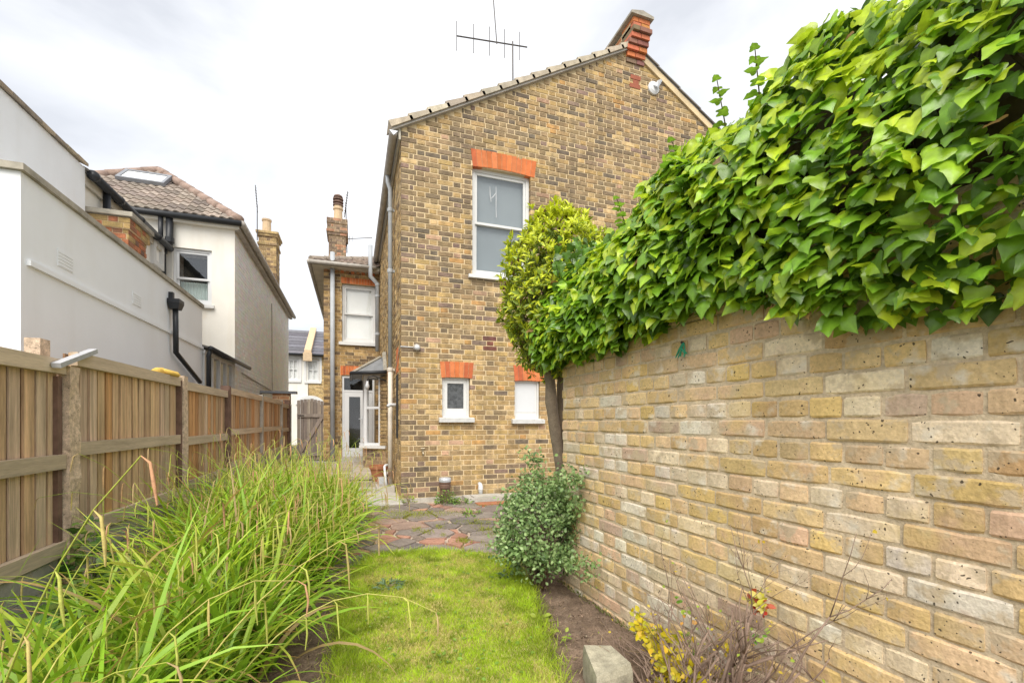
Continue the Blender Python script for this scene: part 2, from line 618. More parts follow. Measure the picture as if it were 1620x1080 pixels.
def brick_verts(pf, b, proud, depth, rs, ch=0.002, wob=0.0):
    ua, ub, za, zb = b[:4]
    j = lambda: rs.uniform(-wob, wob)
    P = pf.P
    back = [P(ua, depth, za), P(ub, depth, za), P(ub, depth, zb), P(ua, depth, zb)]
    mid = [P(ua + j(), -proud + ch * 1.5, za + j()), P(ub + j(), -proud + ch * 1.5, za + j()), P(ub + j(), -proud + ch * 1.5, zb + j()), P(ua + j(), -proud + ch * 1.5, zb + j())]
    fr = [P(ua + ch + j(), -proud, za + ch + j()), P(ub - ch + j(), -proud, za + ch + j()), P(ub - ch + j(), -proud, zb - ch + j()), P(ua + ch + j(), -proud, zb - ch + j())]
    return back + mid + fr


BRICK_F = [(0, 1, 5, 4), (1, 2, 6, 5), (2, 3, 7, 6), (3, 0, 4, 7), (4, 5, 9, 8), (5, 6, 10, 9), (6, 7, 11, 10), (7, 4, 8, 11), (8, 9, 10, 11)]


def brickwork(pf, bricks, colour, m, parent, nparts=0, proud=(0.0, 0.004), depth=0.02, seed=1, score=None, ch=0.002, wob=0.0008, part_name='brick', stuff_name='brickwork'):
    rs = random.Random(seed)
    idx = list(range(len(bricks)))
    if nparts and score:
        idx.sort(key=lambda i: -score(bricks[i]))
    singles = set(idx[:nparts]) if nparts else set()
    mb = MB()
    for i, b in enumerate(bricks):
        v = brick_verts(pf, b, rs.uniform(*proud), depth, rs, ch, wob)
        c = colour(b, rs)
        if i in singles:
            s = MB()
            s.add(v, BRICK_F, c)
            s.obj(part_name, m, parent)
        else:
            mb.add(v, BRICK_F, c)
    if mb.v:
        mb.obj(stuff_name, m, parent, kind='stuff')


def pick(rs, table):
    t = sum(w for w, _ in table)
    r = rs.uniform(0, t)
    for w, c in table:
        r -= w
        if r <= 0:
            break
    k = rs.uniform(0.84, 1.16)
    return tuple(max(0.0, x * k * rs.uniform(0.98, 1.02)) for x in c)


# leaf instancing -------------------------------------------------
def orient(D, Nn):
    D = D / np.linalg.norm(D, axis=1, keepdims=True)
    Nn = Nn - D * np.sum(D * Nn, axis=1, keepdims=True)
    Nn = Nn / np.maximum(np.linalg.norm(Nn, axis=1, keepdims=True), 1e-6)
    S = np.cross(D, Nn)
    return np.stack([S, D, Nn], axis=2)


class Tpl:
    def __init__(self, v, f, shade=None):
        self.v = np.array(v, dtype=float)
        self.loops = np.array([i for q in f for i in q])
        self.tot = np.array([len(q) for q in f])
        self.shade = np.ones(len(v)) if shade is None else np.array(shade, dtype=float)


def instance(tpl, P, D, Nn, S, cols):
    M3 = orient(np.asarray(D, float), np.asarray(Nn, float))
    n, k = len(P), len(tpl.v)
    tv = tpl.v[None] * np.asarray(S, float).reshape(n, 1, -1)
    V = np.einsum('nij,nkj->nki', M3, tv) + np.asarray(P)[:, None]
    C = np.asarray(cols)[:, None, :] * tpl.shade[None, :, None]
    loops = (tpl.loops[None] + (np.arange(n) * k)[:, None]).ravel()
    tot = np.tile(tpl.tot, n)
    return V.reshape(-1, 3), loops, tot, C.reshape(-1, 3)


def join(sets):
    V, L, T, C, b = [], [], [], [], 0
    for v, l, t, c in sets:
        V.append(v)
        L.append(l + b)
        T.append(t)
        C.append(c)
        b += len(v)
    T = np.concatenate(T)
    return np.concatenate(V), np.concatenate(L), np.concatenate([[0], np.cumsum(T)[:-1]]), np.concatenate(C)


def leaf_obj(name, sets, m, parent=None, **kw):
    V, L, S, C = join(sets)
    return np_obj(name, V, L, S, m, parent, C, True, **kw)


def ivy_tpl(curl, fold, tip, lobe, seed):
    r = random.Random(seed)
    out = [(0.17, -0.10), (0.34, -0.12), (0.47, -0.03), (0.50, 0.10 + 0.02 * lobe), (0.44 - 0.05 * lobe, 0.25), (0.40 - 0.07 * lobe, 0.37), (0.37 - 0.0 * lobe, 0.49), (0.27, 0.62), (0.17, 0.75), (0.08, 0.89)]
    mid_y = [0.0, 0.03, 0.08, 0.15, 0.25, 0.36, 0.48, 0.61, 0.75, 0.89]
    v, sh, f = [(0, 0, 0)], [1.25], []
    zf = lambda x, y: fold * x - curl * x * x * 2.2 - tip * y * y
    for y in mid_y[1:]:
        v.append((0, y, zf(0, y) - 0.012))
        sh.append(1.2)
    v.append((0, 1.0, zf(0, 1.0)))
    sh.append(1.0)
    m = len(mid_y)
    for sg in (1, -1):
        b = len(v)
        ph = r.uniform(0, 6)
        for k, (x, y) in enumerate(out):
            wv = 0.035 * math.sin(k * 1.3 + ph)
            xm, ym = x * 0.5, mid_y[k] * 0.5 + y * 0.5
            v.append((sg * xm, ym, zf(xm, ym) + wv * 0.4))
            v.append((sg * x, y, zf(x, y) + wv))
            sh += [0.98, 0.92]
        q = []
        for k in range(m - 1):
            i0, i1 = b + 2 * k, b + 2 * (k + 1)
            q.append((k, i0, i1, k + 1) if k else (0, i0, i1, 1))
            q.append((i0, i0 + 1, i1 + 1, i1))
        i0 = b + 2 * (m - 1)
        q.append((m - 1, i0, m))
        q.append((i0, i0 + 1, m))
        q.append((0, b + 1, b))
        f += q if sg > 0 else [t[::-1] for t in q]
    return Tpl(v, f, sh)


IVY = [ivy_tpl(0.25, 0.2, 0.25, 0.6, 1), ivy_tpl(0.45, 0.1, 0.40, 1.0, 2), ivy_tpl(0.1, 0.35, 0.12, 0.3, 3), ivy_tpl(0.5, 0.28, 0.5, 0.8, 4), ivy_tpl(0.3, 0.15, 0.1, 0.0, 5)]
OVAL = Tpl([(0, 0, 0), (0.3, 0.3, 0.07), (0.28, 0.65, 0.05), (0, 1, -0.08), (-0.28, 0.65, 0.05), (-0.3, 0.3, 0.07), (0, 0.5, -0.02)],
           [(0, 1, 6), (1, 2, 6), (2, 3, 6), (3, 4, 6), (4, 5, 6), (5, 0, 6)], [0.9, 1, 1, 1, 1, 1, 1.05])
LANCE = Tpl([(0, 0, 0), (0.13, 0.4, 0.03), (0.11, 0.7, 0.0), (0, 1, -0.12), (-0.11, 0.7, 0.0), (-0.13, 0.4, 0.03), (0, 0.5, -0.02)],
            [(0, 1, 6), (1, 2, 6), (2, 3, 6), (3, 4, 6), (4, 5, 6), (5, 0, 6)])


def unit(v):
    return v / np.maximum(np.linalg.norm(v, axis=1, keepdims=True), 1e-9)


def nz(p, s=1.0, o=0.0):
    return noise.noise(Vector((p[0] * s + o, p[1] * s - o, p[2] * s + 2 * o)))


# ================================================================== THE GROUND
LAWN = [(-0.09, 0.4), (-0.08, 1.3), (-0.075, 2.15), (-0.065, 3.0), (0.0, 3.65), (0.09, 4.03), (0.4, 4.07), (0.75, 4.0), (1.05, 3.83),
        (1.22, 3.52), (1.16, 3.0), (1.06, 2.6), (0.95, 2.2), (0.84, 1.82), (0.72, 1.3), (0.62, 0.4)]
WALL_END = 3.0


def wall_x(Y):
    return 1.437 + (2.993 - Y) * 0.0463


mb = MB()
mb.box((-150, -60, -0.5), (150, 260, -0.09))
mb.obj('ground', 'ground_far', kind='structure', label='open earth ground around the garden and the houses', category='ground')


def in_poly(x, y, poly):
    c = False
    n = len(poly)
    for i in range(n):
        x0, y0 = poly[i]
        x1, y1 = poly[(i + 1) % n]
        if (y0 > y) != (y1 > y) and x < (x1 - x0) * (y - y0) / (y1 - y0) + x0:
            c = not c
    return c


def sheet(name, x0, x1, y0, y1, step, zf, m, keep=None, **kw):
    xs = np.linspace(x0, x1, max(2, int((x1 - x0) / step)))
    ys = np.linspace(y0, y1, max(2, int((y1 - y0) / step)))
    V = [(x, y, zf(x, y)) for y in ys for x in xs]
    nx = len(xs)
    F = []
    for j in range(len(ys) - 1):
        for i in range(nx - 1):
            if keep is None or keep((xs[i] + xs[i + 1]) / 2, (ys[j] + ys[j + 1]) / 2):
                F.append((j * nx + i, j * nx + i + 1, (j + 1) * nx + i + 1, (j + 1) * nx + i))
    o = MB()
    o.v, o.f, o.c = V, F, [(0.5,) * 3] * len(V)
    return o.obj(name, m, smooth=True, **kw)


sheet('soil_bed', -1.9, 1.75, 0.2, 6.9, 0.035,
      lambda x, y: -0.03 + 0.030 * noise.noise(Vector((x * 6, y * 6, 0))) + 0.014 * noise.noise(Vector((x * 25, y * 25, 3))) - (0.06 if (y > 3.75 and x > 0.02) else 0) + 0.05 * max(0, 0.25 - abs(x - wall_x(y))),
      'soil', keep=lambda x, y: not (x > 0.1 and y > 4.2), kind='structure', label='bare brown soil of the planting beds', category='soil')
# clods and straw on the beds
tet = Tpl([(0.5, 0, 0.1), (-0.3, 0.45, 0), (-0.35, -0.4, 0.05), (0.05, 0, 0.55), (0.1, 0.1, -0.3)], [(0, 1, 3), (1, 2, 3), (2, 0, 3), (1, 0, 4), (2, 1, 4), (0, 2, 4)])
n = 5200
P = np.stack([rng.uniform(0.55, 1.5, n), rng.uniform(0.9, 3.9, n), np.full(n, -0.018)], 1)
P2 = np.stack([rng.uniform(-0.7, -0.02, n // 2), rng.uniform(0.9, 4.2, n // 2), np.full(n // 2, -0.018)], 1)
P = np.concatenate([P, P2])
P[:, 2] += 0.02 * rng.random(len(P))
n = len(P)
D = rng.normal(size=(n, 3))
S = (rng.pareto(3.0, n) * 0.006 + 0.003).clip(0.003, 0.02)
g = rng.random(n)[:, None]
C = np.where(g < 0.7, np.array([[0.17, 0.12, 0.085]]), np.where(g < 0.92, np.array([[0.29, 0.21, 0.15]]), np.array([[0.36, 0.30, 0.22]]))) * rng.uniform(0.7, 1.25, (n, 1))
clods = instance(tet, P, D, rng.normal(size=(n, 3)), S, C)
n = 420
P = np.stack([rng.uniform(0.6, 1.45, n), rng.uniform(1.2, 3.7, n), rng.uniform(-0.01, 0.012, n)], 1)
P[:160, 0] = rng.uniform(-0.6, -0.05, 160)
D = np.stack([rng.normal(size=n), rng.normal(size=n), rng.normal(size=n) * 0.15], 1)
C = np.array([[0.34, 0.25, 0.14]]) * rng.uniform(0.5, 1.3, (n, 1))
straw = instance(Tpl([(0.02, 0, 0), (0.02, 1, 0.03), (-0.02, 1, 0.03), (-0.02, 0, 0)], [(0, 1, 2, 3)]), P, D, np.tile([0, 0, 1.0], (n, 1)), rng.uniform(0.02, 0.09, n), C)
leaf_obj('soil_litter', [clods, straw], 'paving', kind='stuff', label='loose clods, grit and dry straw lying on the soil', category='soil crumbs')

# crazy paving patio ---------------------------------------------
patio = sheet('patio', -0.4, 5.0, 3.55, 6.75, 0.12, lambda x, y: -0.012 + 0.006 * noise.noise(Vector((x * 5, y * 5, 0))), 'joint_cement',
              keep=lambda x, y: x > wall_x(y) - 0.1 or x < 9, kind='structure', label='grey and red crazy paving patio by the brick house', category='patio')
rs = random.Random(5)
seeds = []
while len(seeds) < 270:
    p = (rs.uniform(-0.5, 3.3), rs.uniform(3.5, 6.8))
    if all((p[0] - q[0]) ** 2 + (p[1] - q[1]) ** 2 > 0.17 ** 2 for q in seeds):
        seeds.append(p)
    elif rs.random() < 0.002:
        break
seeds = [(x, y, 0.02, 0) for x, y in seeds]
small = []
for _ in range(170):
    p = (rs.uniform(-0.1, 3.0), rs.uniform(3.9, 6.6))
    if all((p[0] - q[0]) ** 2 + (p[1] - q[1]) ** 2 > 0.105 ** 2 for q in seeds) and all((p[0] - q[0]) ** 2 + (p[1] - q[1]) ** 2 > 0.12 ** 2 for q in small):
        small.append((p[0], p[1], -0.012, 1))
for k in range(9):
    small.append((1.0 + k * 0.2, 5.62 + 0.06 * k + rs.uniform(-0.04, 0.04), -0.012, 1))
seeds += small


def power_cell(i):
    x, y, w, _ = seeds[i]
    poly = [(x - 0.8, y - 0.8), (x + 0.8, y - 0.8), (x + 0.8, y + 0.8), (x - 0.8, y + 0.8)]
    for j, (a, b, w2, _) in enumerate(seeds):
        if j == i or (a - x) ** 2 + (b - y) ** 2 > 2.2:
            continue
        nx_, ny_ = a - x, b - y
        c = (a * a + b * b - w2 - x * x - y * y + w) / 2
        out = []
        for k in range(len(poly)):
            p, q = poly[k], poly[(k + 1) % len(poly)]
            dp, dq = p[0] * nx_ + p[1] * ny_ - c, q[0] * nx_ + q[1] * ny_ - c
            if dp <= 0:
                out.append(p)
            if (dp < 0) != (dq < 0):
                t = dp / (dp - dq)
                out.append((p[0] + (q[0] - p[0]) * t, p[1] + (q[1] - p[1]) * t))
        poly = out
        if len(poly) < 3:
            return None
    return poly


for i, sd in enumerate(seeds):
    poly = power_cell(i)
    if not poly:
        continue
    poly = [q for k, q in enumerate(poly) if math.dist(q, poly[k - 1]) > 0.025]
    if len(poly) < 3:
        continue
    cx, cy = sum(p[0] for p in poly) / len(poly), sum(p[1] for p in poly) / len(poly)
    if cy > 6.5 or cy < 3.6 or cx < -0.35 or cx > 3.1 or cy < 3.75 + 0.3 * min(0, cx):
        continue
    gap = 0.011 + rs.uniform(0, 0.010)
    pts = []
    for k, p in enumerate(poly):
        d = max(math.dist(p, (cx, cy)), 1e-4)
        s = max(0.3, (d - gap * 1.35) / d)
        q0 = (cx + (p[0] - cx) * s + rs.uniform(-.006, .006), cy + (p[1] - cy) * s + rs.uniform(-.006, .006))
        nxt = poly[(k + 1) % len(poly)]
        d2 = max(math.dist(nxt, (cx, cy)), 1e-4)
        s2 = max(0.3, (d2 - gap * 1.35) / d2)
        q1 = (cx + (nxt[0] - cx) * s2, cy + (nxt[1] - cy) * s2)
        pts.append(q0)
        pts.append(((q0[0] + q1[0]) / 2 + rs.uniform(-.009, .009), (q0[1] + q1[1]) / 2 + rs.uniform(-.009, .009)))
    zt = 0.004 + rs.uniform(0, 0.008)
    tx, ty = rs.uniform(-0.012, 0.012), rs.uniform(-0.012, 0.012)
    area = abs(sum(poly[k - 1][0] * poly[k][1] - poly[k][0] * poly[k - 1][1] for k in range(len(poly)))) / 2
    if sd[3] and area < 0.04:
        c = pick(rs, [(3, (0.37, 0.20, 0.14)), (1, (0.34, 0.22, 0.165)), (1, (0.29, 0.17, 0.13)), (1, (0.24, 0.19, 0.155))])
    else:
        c = pick(rs, [(4, (0.21, 0.175, 0.15)), (2, (0.24, 0.20, 0.17)), (1, (0.175, 0.155, 0.14)), (1, (0.29, 0.20, 0.155))])
    s = MB()
    top = [(x, y, zt + tx * (x - cx) + ty * (y - cy)) for x, y in pts]
    low = [(cx + (x - cx) * 1.03, cy + (y - cy) * 1.03, -0.03) for x, y in pts]
    nn = len(pts)
    s.add(low + top, [tuple(range(nn, 2 * nn))] + [(k, (k + 1) % nn, nn + (k + 1) % nn, nn + k) for k in range(nn)], c)
    s.obj('paving_stone', 'paving', patio)

# concrete path along the side of the house, terrace and steps
path = MB()
path.box((-1.75, 6.45, -0.2), (0.66, 8.6, 0.012))
path = path.obj('path', 'concrete', kind='structure', label='worn concrete path beside the brick house', category='path')
terr = MB()
terr.box((-1.6, 8.62, -0.2), (0.66, 12.5, 0.17))
terr = terr.obj('terrace', 'concrete', kind='structure', label='raised concrete terrace in front of the white back door', category='terrace')
for k, (a, b, z) in enumerate([(-0.6, 0.0, 0.19), (0.02, 0.62, 0.19), (-1.3, -0.62, 0.19)]):
    for j in range(4):
        s = MB()
        s.box((a + 0.008, 8.55 + j * 0.78, 0.12), (b - 0.008, 8.55 + j * 0.78 + 0.765, z + rs.uniform(-.006, .006)), pick(rs, [(1, (0.36, 0.30, 0.23)), (1, (0.40, 0.34, 0.27))]))
        s.obj('slab', 'paving', terr)
s = MB()
s.box((-0.3, 8.3, 0.0), (0.5, 8.55, 0.10), (0.34, 0.29, 0.22))
s.obj('step', 'paving', terr)

# the street behind
s = MB()
s.box((-40, 19.2, -0.2), (40, 24.4, -0.05))
s.obj('road', 'asphalt', kind='structure', label='asphalt street behind the houses', category='road')

# lawn -------------------------------------------------------------
lw = MB()
lz = 0.012
lw.add([(x, y, lz) for x, y in LAWN] + [(x, y, -0.05) for x, y in LAWN], [tuple(range(len(LAWN)))[::-1]] + [(k, (k + 1) % len(LAWN), len(LAWN) + (k + 1) % len(LAWN), len(LAWN) + k) for k in range(len(LAWN))])
lawn = lw.obj('lawn', 'turf_base', kind='structure', label='small mown lawn with rounded end at the patio', category='lawn')

n = 200000
P = np.stack([rng.uniform(-0.2, 1.35, n), 0.95 + 3.25 * rng.random(n) ** 1.15, np.full(n, lz - 0.004)], 1)
LP = np.array(LAWN)


def poly_mask(X, Y, poly):
    m = np.zeros(len(X), bool)
    for i in range(len(poly)):
        x0, y0 = poly[i]
        x1, y1 = poly[(i + 1) % len(poly)]
        c = ((y0 > Y) != (y1 > Y)) & (X < (x1 - x0) * (Y - y0) / (y1 - y0 + 1e-12) + x0)
        m ^= c
    return m


J = rng.normal(size=(n, 2)) * 0.05
msk = poly_mask(P[:, 0] + J[:, 0], P[:, 1] + J[:, 1], LAWN)
P = P[msk]
n = len(P)


def vnoise(P, s, o):
    return np.array([noise.noise(Vector((p[0] * s + o, p[1] * s, o))) for p in P])


pn = vnoise(P, 4.5, 1.7) * 0.6 + vnoise(P, 14, 5.1) * 0.35
# wear down the middle, lush at the edges
edge = np.min(np.abs(np.stack([P[:, 0] + 0.07, 1.25 - (3.5 - P[:, 1]).clip(0) * 0.2 - P[:, 0], (4.05 - P[:, 1]) * 1.0])), axis=0)
dry = (0.66 + 1.5 * pn - 0.75 * np.exp(-edge / 0.16)).clip(0.03, 1)
pickd = rng.random(n) < dry * 0.85
lush = np.array([[0.31, 0.46, 0.030]]) * rng.uniform(0.75, 1.3, (n, 1)) + np.array([[0.10, 0.06, 0.0]]) * rng.random((n, 1))
straw = np.array([[0.60, 0.53, 0.18]]) * rng.uniform(0.75, 1.2, (n, 1))
lush = lush * (1 + 0.75 * vnoise(P, 9, 2.2))[:, None].clip(0.5, 1.3)
C = np.where(pickd[:, None], straw, lush)
lean = np.stack([rng.normal(size=n), rng.normal(size=n), np.full(n, 0.95)], 1)
lean[:, :2] *= (0.55 + 0.7 * pickd)[:, None]
Lg = rng.uniform(0.018, 0.04, n) * np.where(pickd, 0.75, 1.0) * (1 + 0.9 * np.exp(-edge / 0.07)) * (1 + 0.5 * pn.clip(-.5, .8))
blade = Tpl([(0.5, 0, 0), (0.42, 0.5, 0.05), (0, 1, 0.22), (-0.42, 0.5, 0.05), (-0.5, 0, 0)], [(0, 1, 3, 4), (1, 2, 3)], [0.8, 1, 1.15, 1, 0.8])
S3 = np.stack([rng.uniform(0.0018, 0.0034, n), Lg, Lg], 1)
leaf_obj('grass', [instance(blade, P, lean, rng.normal(size=(n, 3)), S3, C)], 'grass', lawn, kind='stuff')

nw = 420
q_ = rng.integers(0, len(P), nw)
Pw = P[q_] + np.array([0, 0, 0.012])
aw = rng.uniform(0, 6.28, nw)
leaf_obj('lawn_weeds', [instance(OVAL, Pw, np.stack([np.cos(aw), np.sin(aw), 0.25 * rng.random(nw)], 1), np.stack([0.3 * rng.normal(size=nw), 0.3 * rng.normal(size=nw), np.ones(nw)], 1),
         rng.uniform(0.014, 0.034, nw), np.array([[0.20, 0.34, 0.06]]) * rng.uniform(0.6, 1.3, (nw, 1)))], 'small_leaf', lawn, kind='stuff')

# ================================================================== BRICK HOUSE
YF, XC = 6.654, 0.652          # garden face, left corner
APX, APZ = 4.53, 7.52          # gable apex
EZ = 5.34
XR = 8.35
house = root('brick_house', (4.5, 9.4, 0), 'tall yellow stock brick house with red brick window arches and gable', 'house')
PFm = PF((0, YF), (1, 0), (0, -1))


def gable(z):
    if z <= EZ:
        return (XC, XR)
    lo = XC + (z - EZ) / (APZ - EZ) * (APX - XC)
    hi = APX + (APZ - z) / 0.60
    return (lo + 0.03, min(hi - 0.03, XR))


W1 = (1.70, 2.64, 3.36, 5.0)        # upper sash window opening
W2 = (1.245, 1.66, 1.215, 1.80)     # small left
W3 = (2.375, 2.80, 1.195, 1.79)     # small right
A1 = (1.70, 2.71, 4.99, 5.262)
A2 = (1.225, 1.70, 1.80, 2.04)
A3 = (2.37, 2.86, 1.79, 2.03)
holes = [W1, W2, W3, A1, A2, A3]
wall = MB()
PFm.slab(wall, XC + 0.004, XR, 0.007, 0.28, -0.1, EZ, [W1, W2, W3], grow=0.006)
wall.prism([PFm.P(XC + 0.004, 0.007, EZ), PFm.P(XR, 0.007, EZ), PFm.P(APX + 0.02, 0.007, APZ)], (0, 0.28, 0))
# side wall (faces left) and body
PFs = PF((XC, 0), (0, 1), (-1, 0))
PFs.slab(wall, YF + 0.285, 12.3, 0.007, 0.28, -0.1, EZ)
house_wall = wall.obj('wall', 'house_mortar', house)


def house_col(b, rs):
    u, z = (b[0] + b[1]) / 2, (b[2] + b[3]) / 2
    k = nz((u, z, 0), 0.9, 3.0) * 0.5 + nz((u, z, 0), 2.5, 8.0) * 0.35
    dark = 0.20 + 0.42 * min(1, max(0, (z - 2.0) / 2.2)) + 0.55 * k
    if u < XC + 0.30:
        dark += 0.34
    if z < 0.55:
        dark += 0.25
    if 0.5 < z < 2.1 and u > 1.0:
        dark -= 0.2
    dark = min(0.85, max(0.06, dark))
    if 2.26 < z < 2.48 and 1.86 < u < 2.12:
        return pick(rs, [(1, (0.19, 0.07, 0.05)), (1, (0.14, 0.06, 0.05))])
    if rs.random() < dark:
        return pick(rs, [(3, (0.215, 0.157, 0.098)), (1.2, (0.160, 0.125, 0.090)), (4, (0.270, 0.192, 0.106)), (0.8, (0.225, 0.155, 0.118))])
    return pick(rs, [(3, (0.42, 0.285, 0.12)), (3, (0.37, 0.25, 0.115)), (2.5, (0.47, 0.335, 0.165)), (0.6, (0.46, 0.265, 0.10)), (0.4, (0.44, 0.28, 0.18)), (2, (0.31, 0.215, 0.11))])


bl = lay_bricks(XC, XR, 0.055, APZ, holes, 'flemish', jt=0.015, lim=gable, rs=random.Random(2), zj=0.0015)
bl = [b for b in bl if not ((b[0] + b[1]) / 2 > 5.2 and (b[2] + b[3]) / 2 < 3.2)]


def vis_score(b):
    P = np.array([PFm.P((b[0] + b[1]) / 2, 0, (b[2] + b[3]) / 2)])
    d = project(P)[2][0]
    return (b[1] - b[0]) / d


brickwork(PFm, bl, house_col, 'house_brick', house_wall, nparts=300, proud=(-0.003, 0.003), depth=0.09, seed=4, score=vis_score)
bs = lay_bricks(YF + 0.03, 12.2, 0.055, EZ, [], 'flemish', rs=random.Random(9))
brickwork(PFs, bs, lambda b, rs: pick(rs, [(3, (0.42, 0.29, 0.13)), (2, (0.36, 0.235, 0.10)), (2, (0.48, 0.35, 0.18)), (1.5, (0.20, 0.14, 0.08))]),
          'house_brick', house_wall, proud=(-0.004, 0.004), depth=0.04, seed=6)
# concrete plinth
s = MB()
PFm.box(s, XC - 0.02, 5.4, -0.035, 0.02, -0.05, 0.05)
s.obj('plinth', 'concrete', house)


def arch(pf, parent, u0, u1, z0, z1, n, rise, name='arch', splay=0.0):
    """flat/segmental arch of upright bricks: a part with one brick per voussoir"""
    bk = MB()
    pf.box(bk, u0 + 0.004, u1 - 0.004, 0.004, 0.11, z0 + rise + 0.006, z1 - 0.004)
    a = bk.obj(name, 'house_mortar', parent)
    rs = random.Random(int(u0 * 100))
    w = (u1 - u0) / n
    for k in range(n):
        ta, tb = k / n, (k + 1) / n
        ua, ub = u0 + k * w + 0.003, u0 + (k + 1) * w - 0.003
        za = z0 + rise * (1 - (2 * ta - 1) ** 2)
        zb = z0 + rise * (1 - (2 * tb - 1) ** 2)
        sa, sb = splay * (ta - 0.5) * 2, splay * (tb - 0.5) * 2
        ztop = z1 + rise * 0.5 * (1 - (2 * (ta + tb) / 2 - 1) ** 2)
        pr = rs.uniform(0.001, 0.006)
        P = pf.P
        s = MB()
        s.hexa([P(ua - sa * 0.2, -pr, za), P(ub - sb * 0.2, -pr, zb), P(ub - sb * 0.2, 0.1, zb), P(ua - sa * 0.2, 0.1, za),
                P(ua + sa, -pr, ztop), P(ub + sb, -pr, ztop), P(ub + sb, 0.1, ztop), P(ua + sa, 0.1, ztop)],
               pick(rs, [(3, (0.56, 0.165, 0.055)), (2, (0.62, 0.20, 0.075)), (1, (0.45, 0.12, 0.05))]))
        s.obj('brick', 'red_brick', a)
    return a


arch(PFm, house, *A1[:2], 4.99, 5.25, 13, 0.03, splay=0.03)
arch(PFm, house, *A2[:2], 1.80, 2.035, 7, 0.012, splay=0.02)
arch(PFm, house, *A3[:2], 1.785, 2.025, 7, 0.012, splay=0.02)


def ring(pf, mb, u0, u1, z0, z1, w, d0, d1, wb=None, wt=None):
    wb, wt = wb or w, wt or w
    pf.box(mb, u0, u0 + w, d0, d1, z0, z1)
    pf.box(mb, u1 - w, u1, d0, d1, z0, z1)
    pf.box(mb, u0 + w, u1 - w, d0, d1, z0, z0 + wb)
    pf.box(mb, u0 + w, u1 - w, d0, d1, z1 - wt, z1)


def sash_window(pf, parent, u0, u1, z0, z1, behind, paint='white_paint', split=0.5, w=0.05, d=0.09, sill=0.07, sill_h=0.06, pane='glass', sill_m='white_paint'):
    f = MB()
    ring(pf, f, u0, u1, z0, z1, w, d - 0.015, d + 0.07)
    fr = f.obj('window', paint, parent)
    zm = z0 + (z1 - z0) * split
    for k, (a, b, dd) in enumerate([(z0 + w, zm + 0.02, d + 0.03), (zm - 0.02, z1 - w, d + 0.0)]):
        s = MB()
        ring(pf, s, u0 + w + 0.002, u1 - w - 0.002, a + 0.002, b - 0.002, 0.038, dd, dd + 0.028, wb=0.06 if k == 0 else 0.035)
        s.obj('sash', paint, fr)
        pf.part('pane', pane, fr, u0 + w + 0.036, u1 - w - 0.036, dd + 0.012, dd + 0.016, a + 0.03, b - 0.03)
    if behind:
        pf.part('blind', behind, fr, u0 + 0.01, u1 - 0.01, d + 0.075, d + 0.08, z0 + 0.01, z1 - 0.01)
    if sill:
        s = MB()
        P = pf.P
        s.hexa([P(u0 - sill, -0.06, z0 - sill_h), P(u1 + sill, -0.06, z0 - sill_h), P(u1 + sill, d, z0 - sill_h), P(u0 - sill, d, z0 - sill_h),
                P(u0 - sill, -0.06, z0 - 0.012), P(u1 + sill, -0.06, z0 - 0.012), P(u1 + sill, d, z0 + 0.004), P(u0 - sill, d, z0 + 0.004)])
        s.obj('sill', sill_m, fr)
    return fr


w1 = sash_window(PFm, house, 1.703, 2.637, 3.365, 5.01, 'blind_grey', split=0.50, pane='glass_soft')
# scraped streaks on the upper pane
s = MB()
for pts in ([(2.00, 4.78), (2.005, 4.66), (2.02, 4.55)], [(2.10, 4.80), (2.102, 4.62), (2.10, 4.46), (2.105, 4.32)], [(2.02, 4.60), (2.06, 4.64), (2.10, 4.70)]):
    s.tube([PFm.P(u, 0.098, z) for u, z in pts], [0.003, 0.007, 0.004, 0.006][:len(pts)], 5)
s.obj('paint_smear', 'lamp_glass', w1)


def small_window(pf, parent, u0, u1, z0, z1, boarded):
    f = MB()
    ring(pf, f, u0, u1, z0, z1, 0.028, 0.05, 0.11)
    fr = f.obj('window', 'white_paint', parent)
    if boarded:
        pf.part('board', 'white_board', fr, u0 + 0.03, u1 - 0.06, 0.062, 0.08, z0 + 0.10, z1 - 0.03)
        pf.part('bottom_rail', 'white_paint', fr, u0 + 0.03, u1 - 0.03, 0.066, 0.09, z0 + 0.03, z0 + 0.097)
        pf.part('stile', 'white_paint', fr, u1 - 0.058, u1 - 0.03, 0.066, 0.09, z0 + 0.10, z1 - 0.03)
    else:
        s = MB()
        ring(pf, s, u0 + 0.03, u1 - 0.03, z0 + 0.03, z1 - 0.03, 0.05, 0.06, 0.095, wb=0.10)
        s.obj('casement', 'white_paint', fr)
        pf.part('pane', 'obscure', fr, u0 + 0.075, u1 - 0.075, 0.075, 0.08, z0 + 0.12, z1 - 0.075)
    s = MB()
    P = pf.P
    e = 0.06
    s.hexa([P(u0 - e, -0.07, z0 - 0.075), P(u1 + e, -0.07, z0 - 0.075), P(u1 + e, 0.05, z0 - 0.075), P(u0 - e, 0.05, z0 - 0.075),
            P(u0 - e, -0.07, z0 - 0.015), P(u1 + e, -0.07, z0 - 0.015), P(u1 + e, 0.05, z0 + 0.003), P(u0 - e, 0.05, z0 + 0.003)])
    s.obj('sill', 'sill_paint', fr)


small_window(PFm, house, 1.249, 1.656, 1.219, 1.803, False)
small_window(PFm, house, 2.379, 2.796, 1.199, 1.793, True)

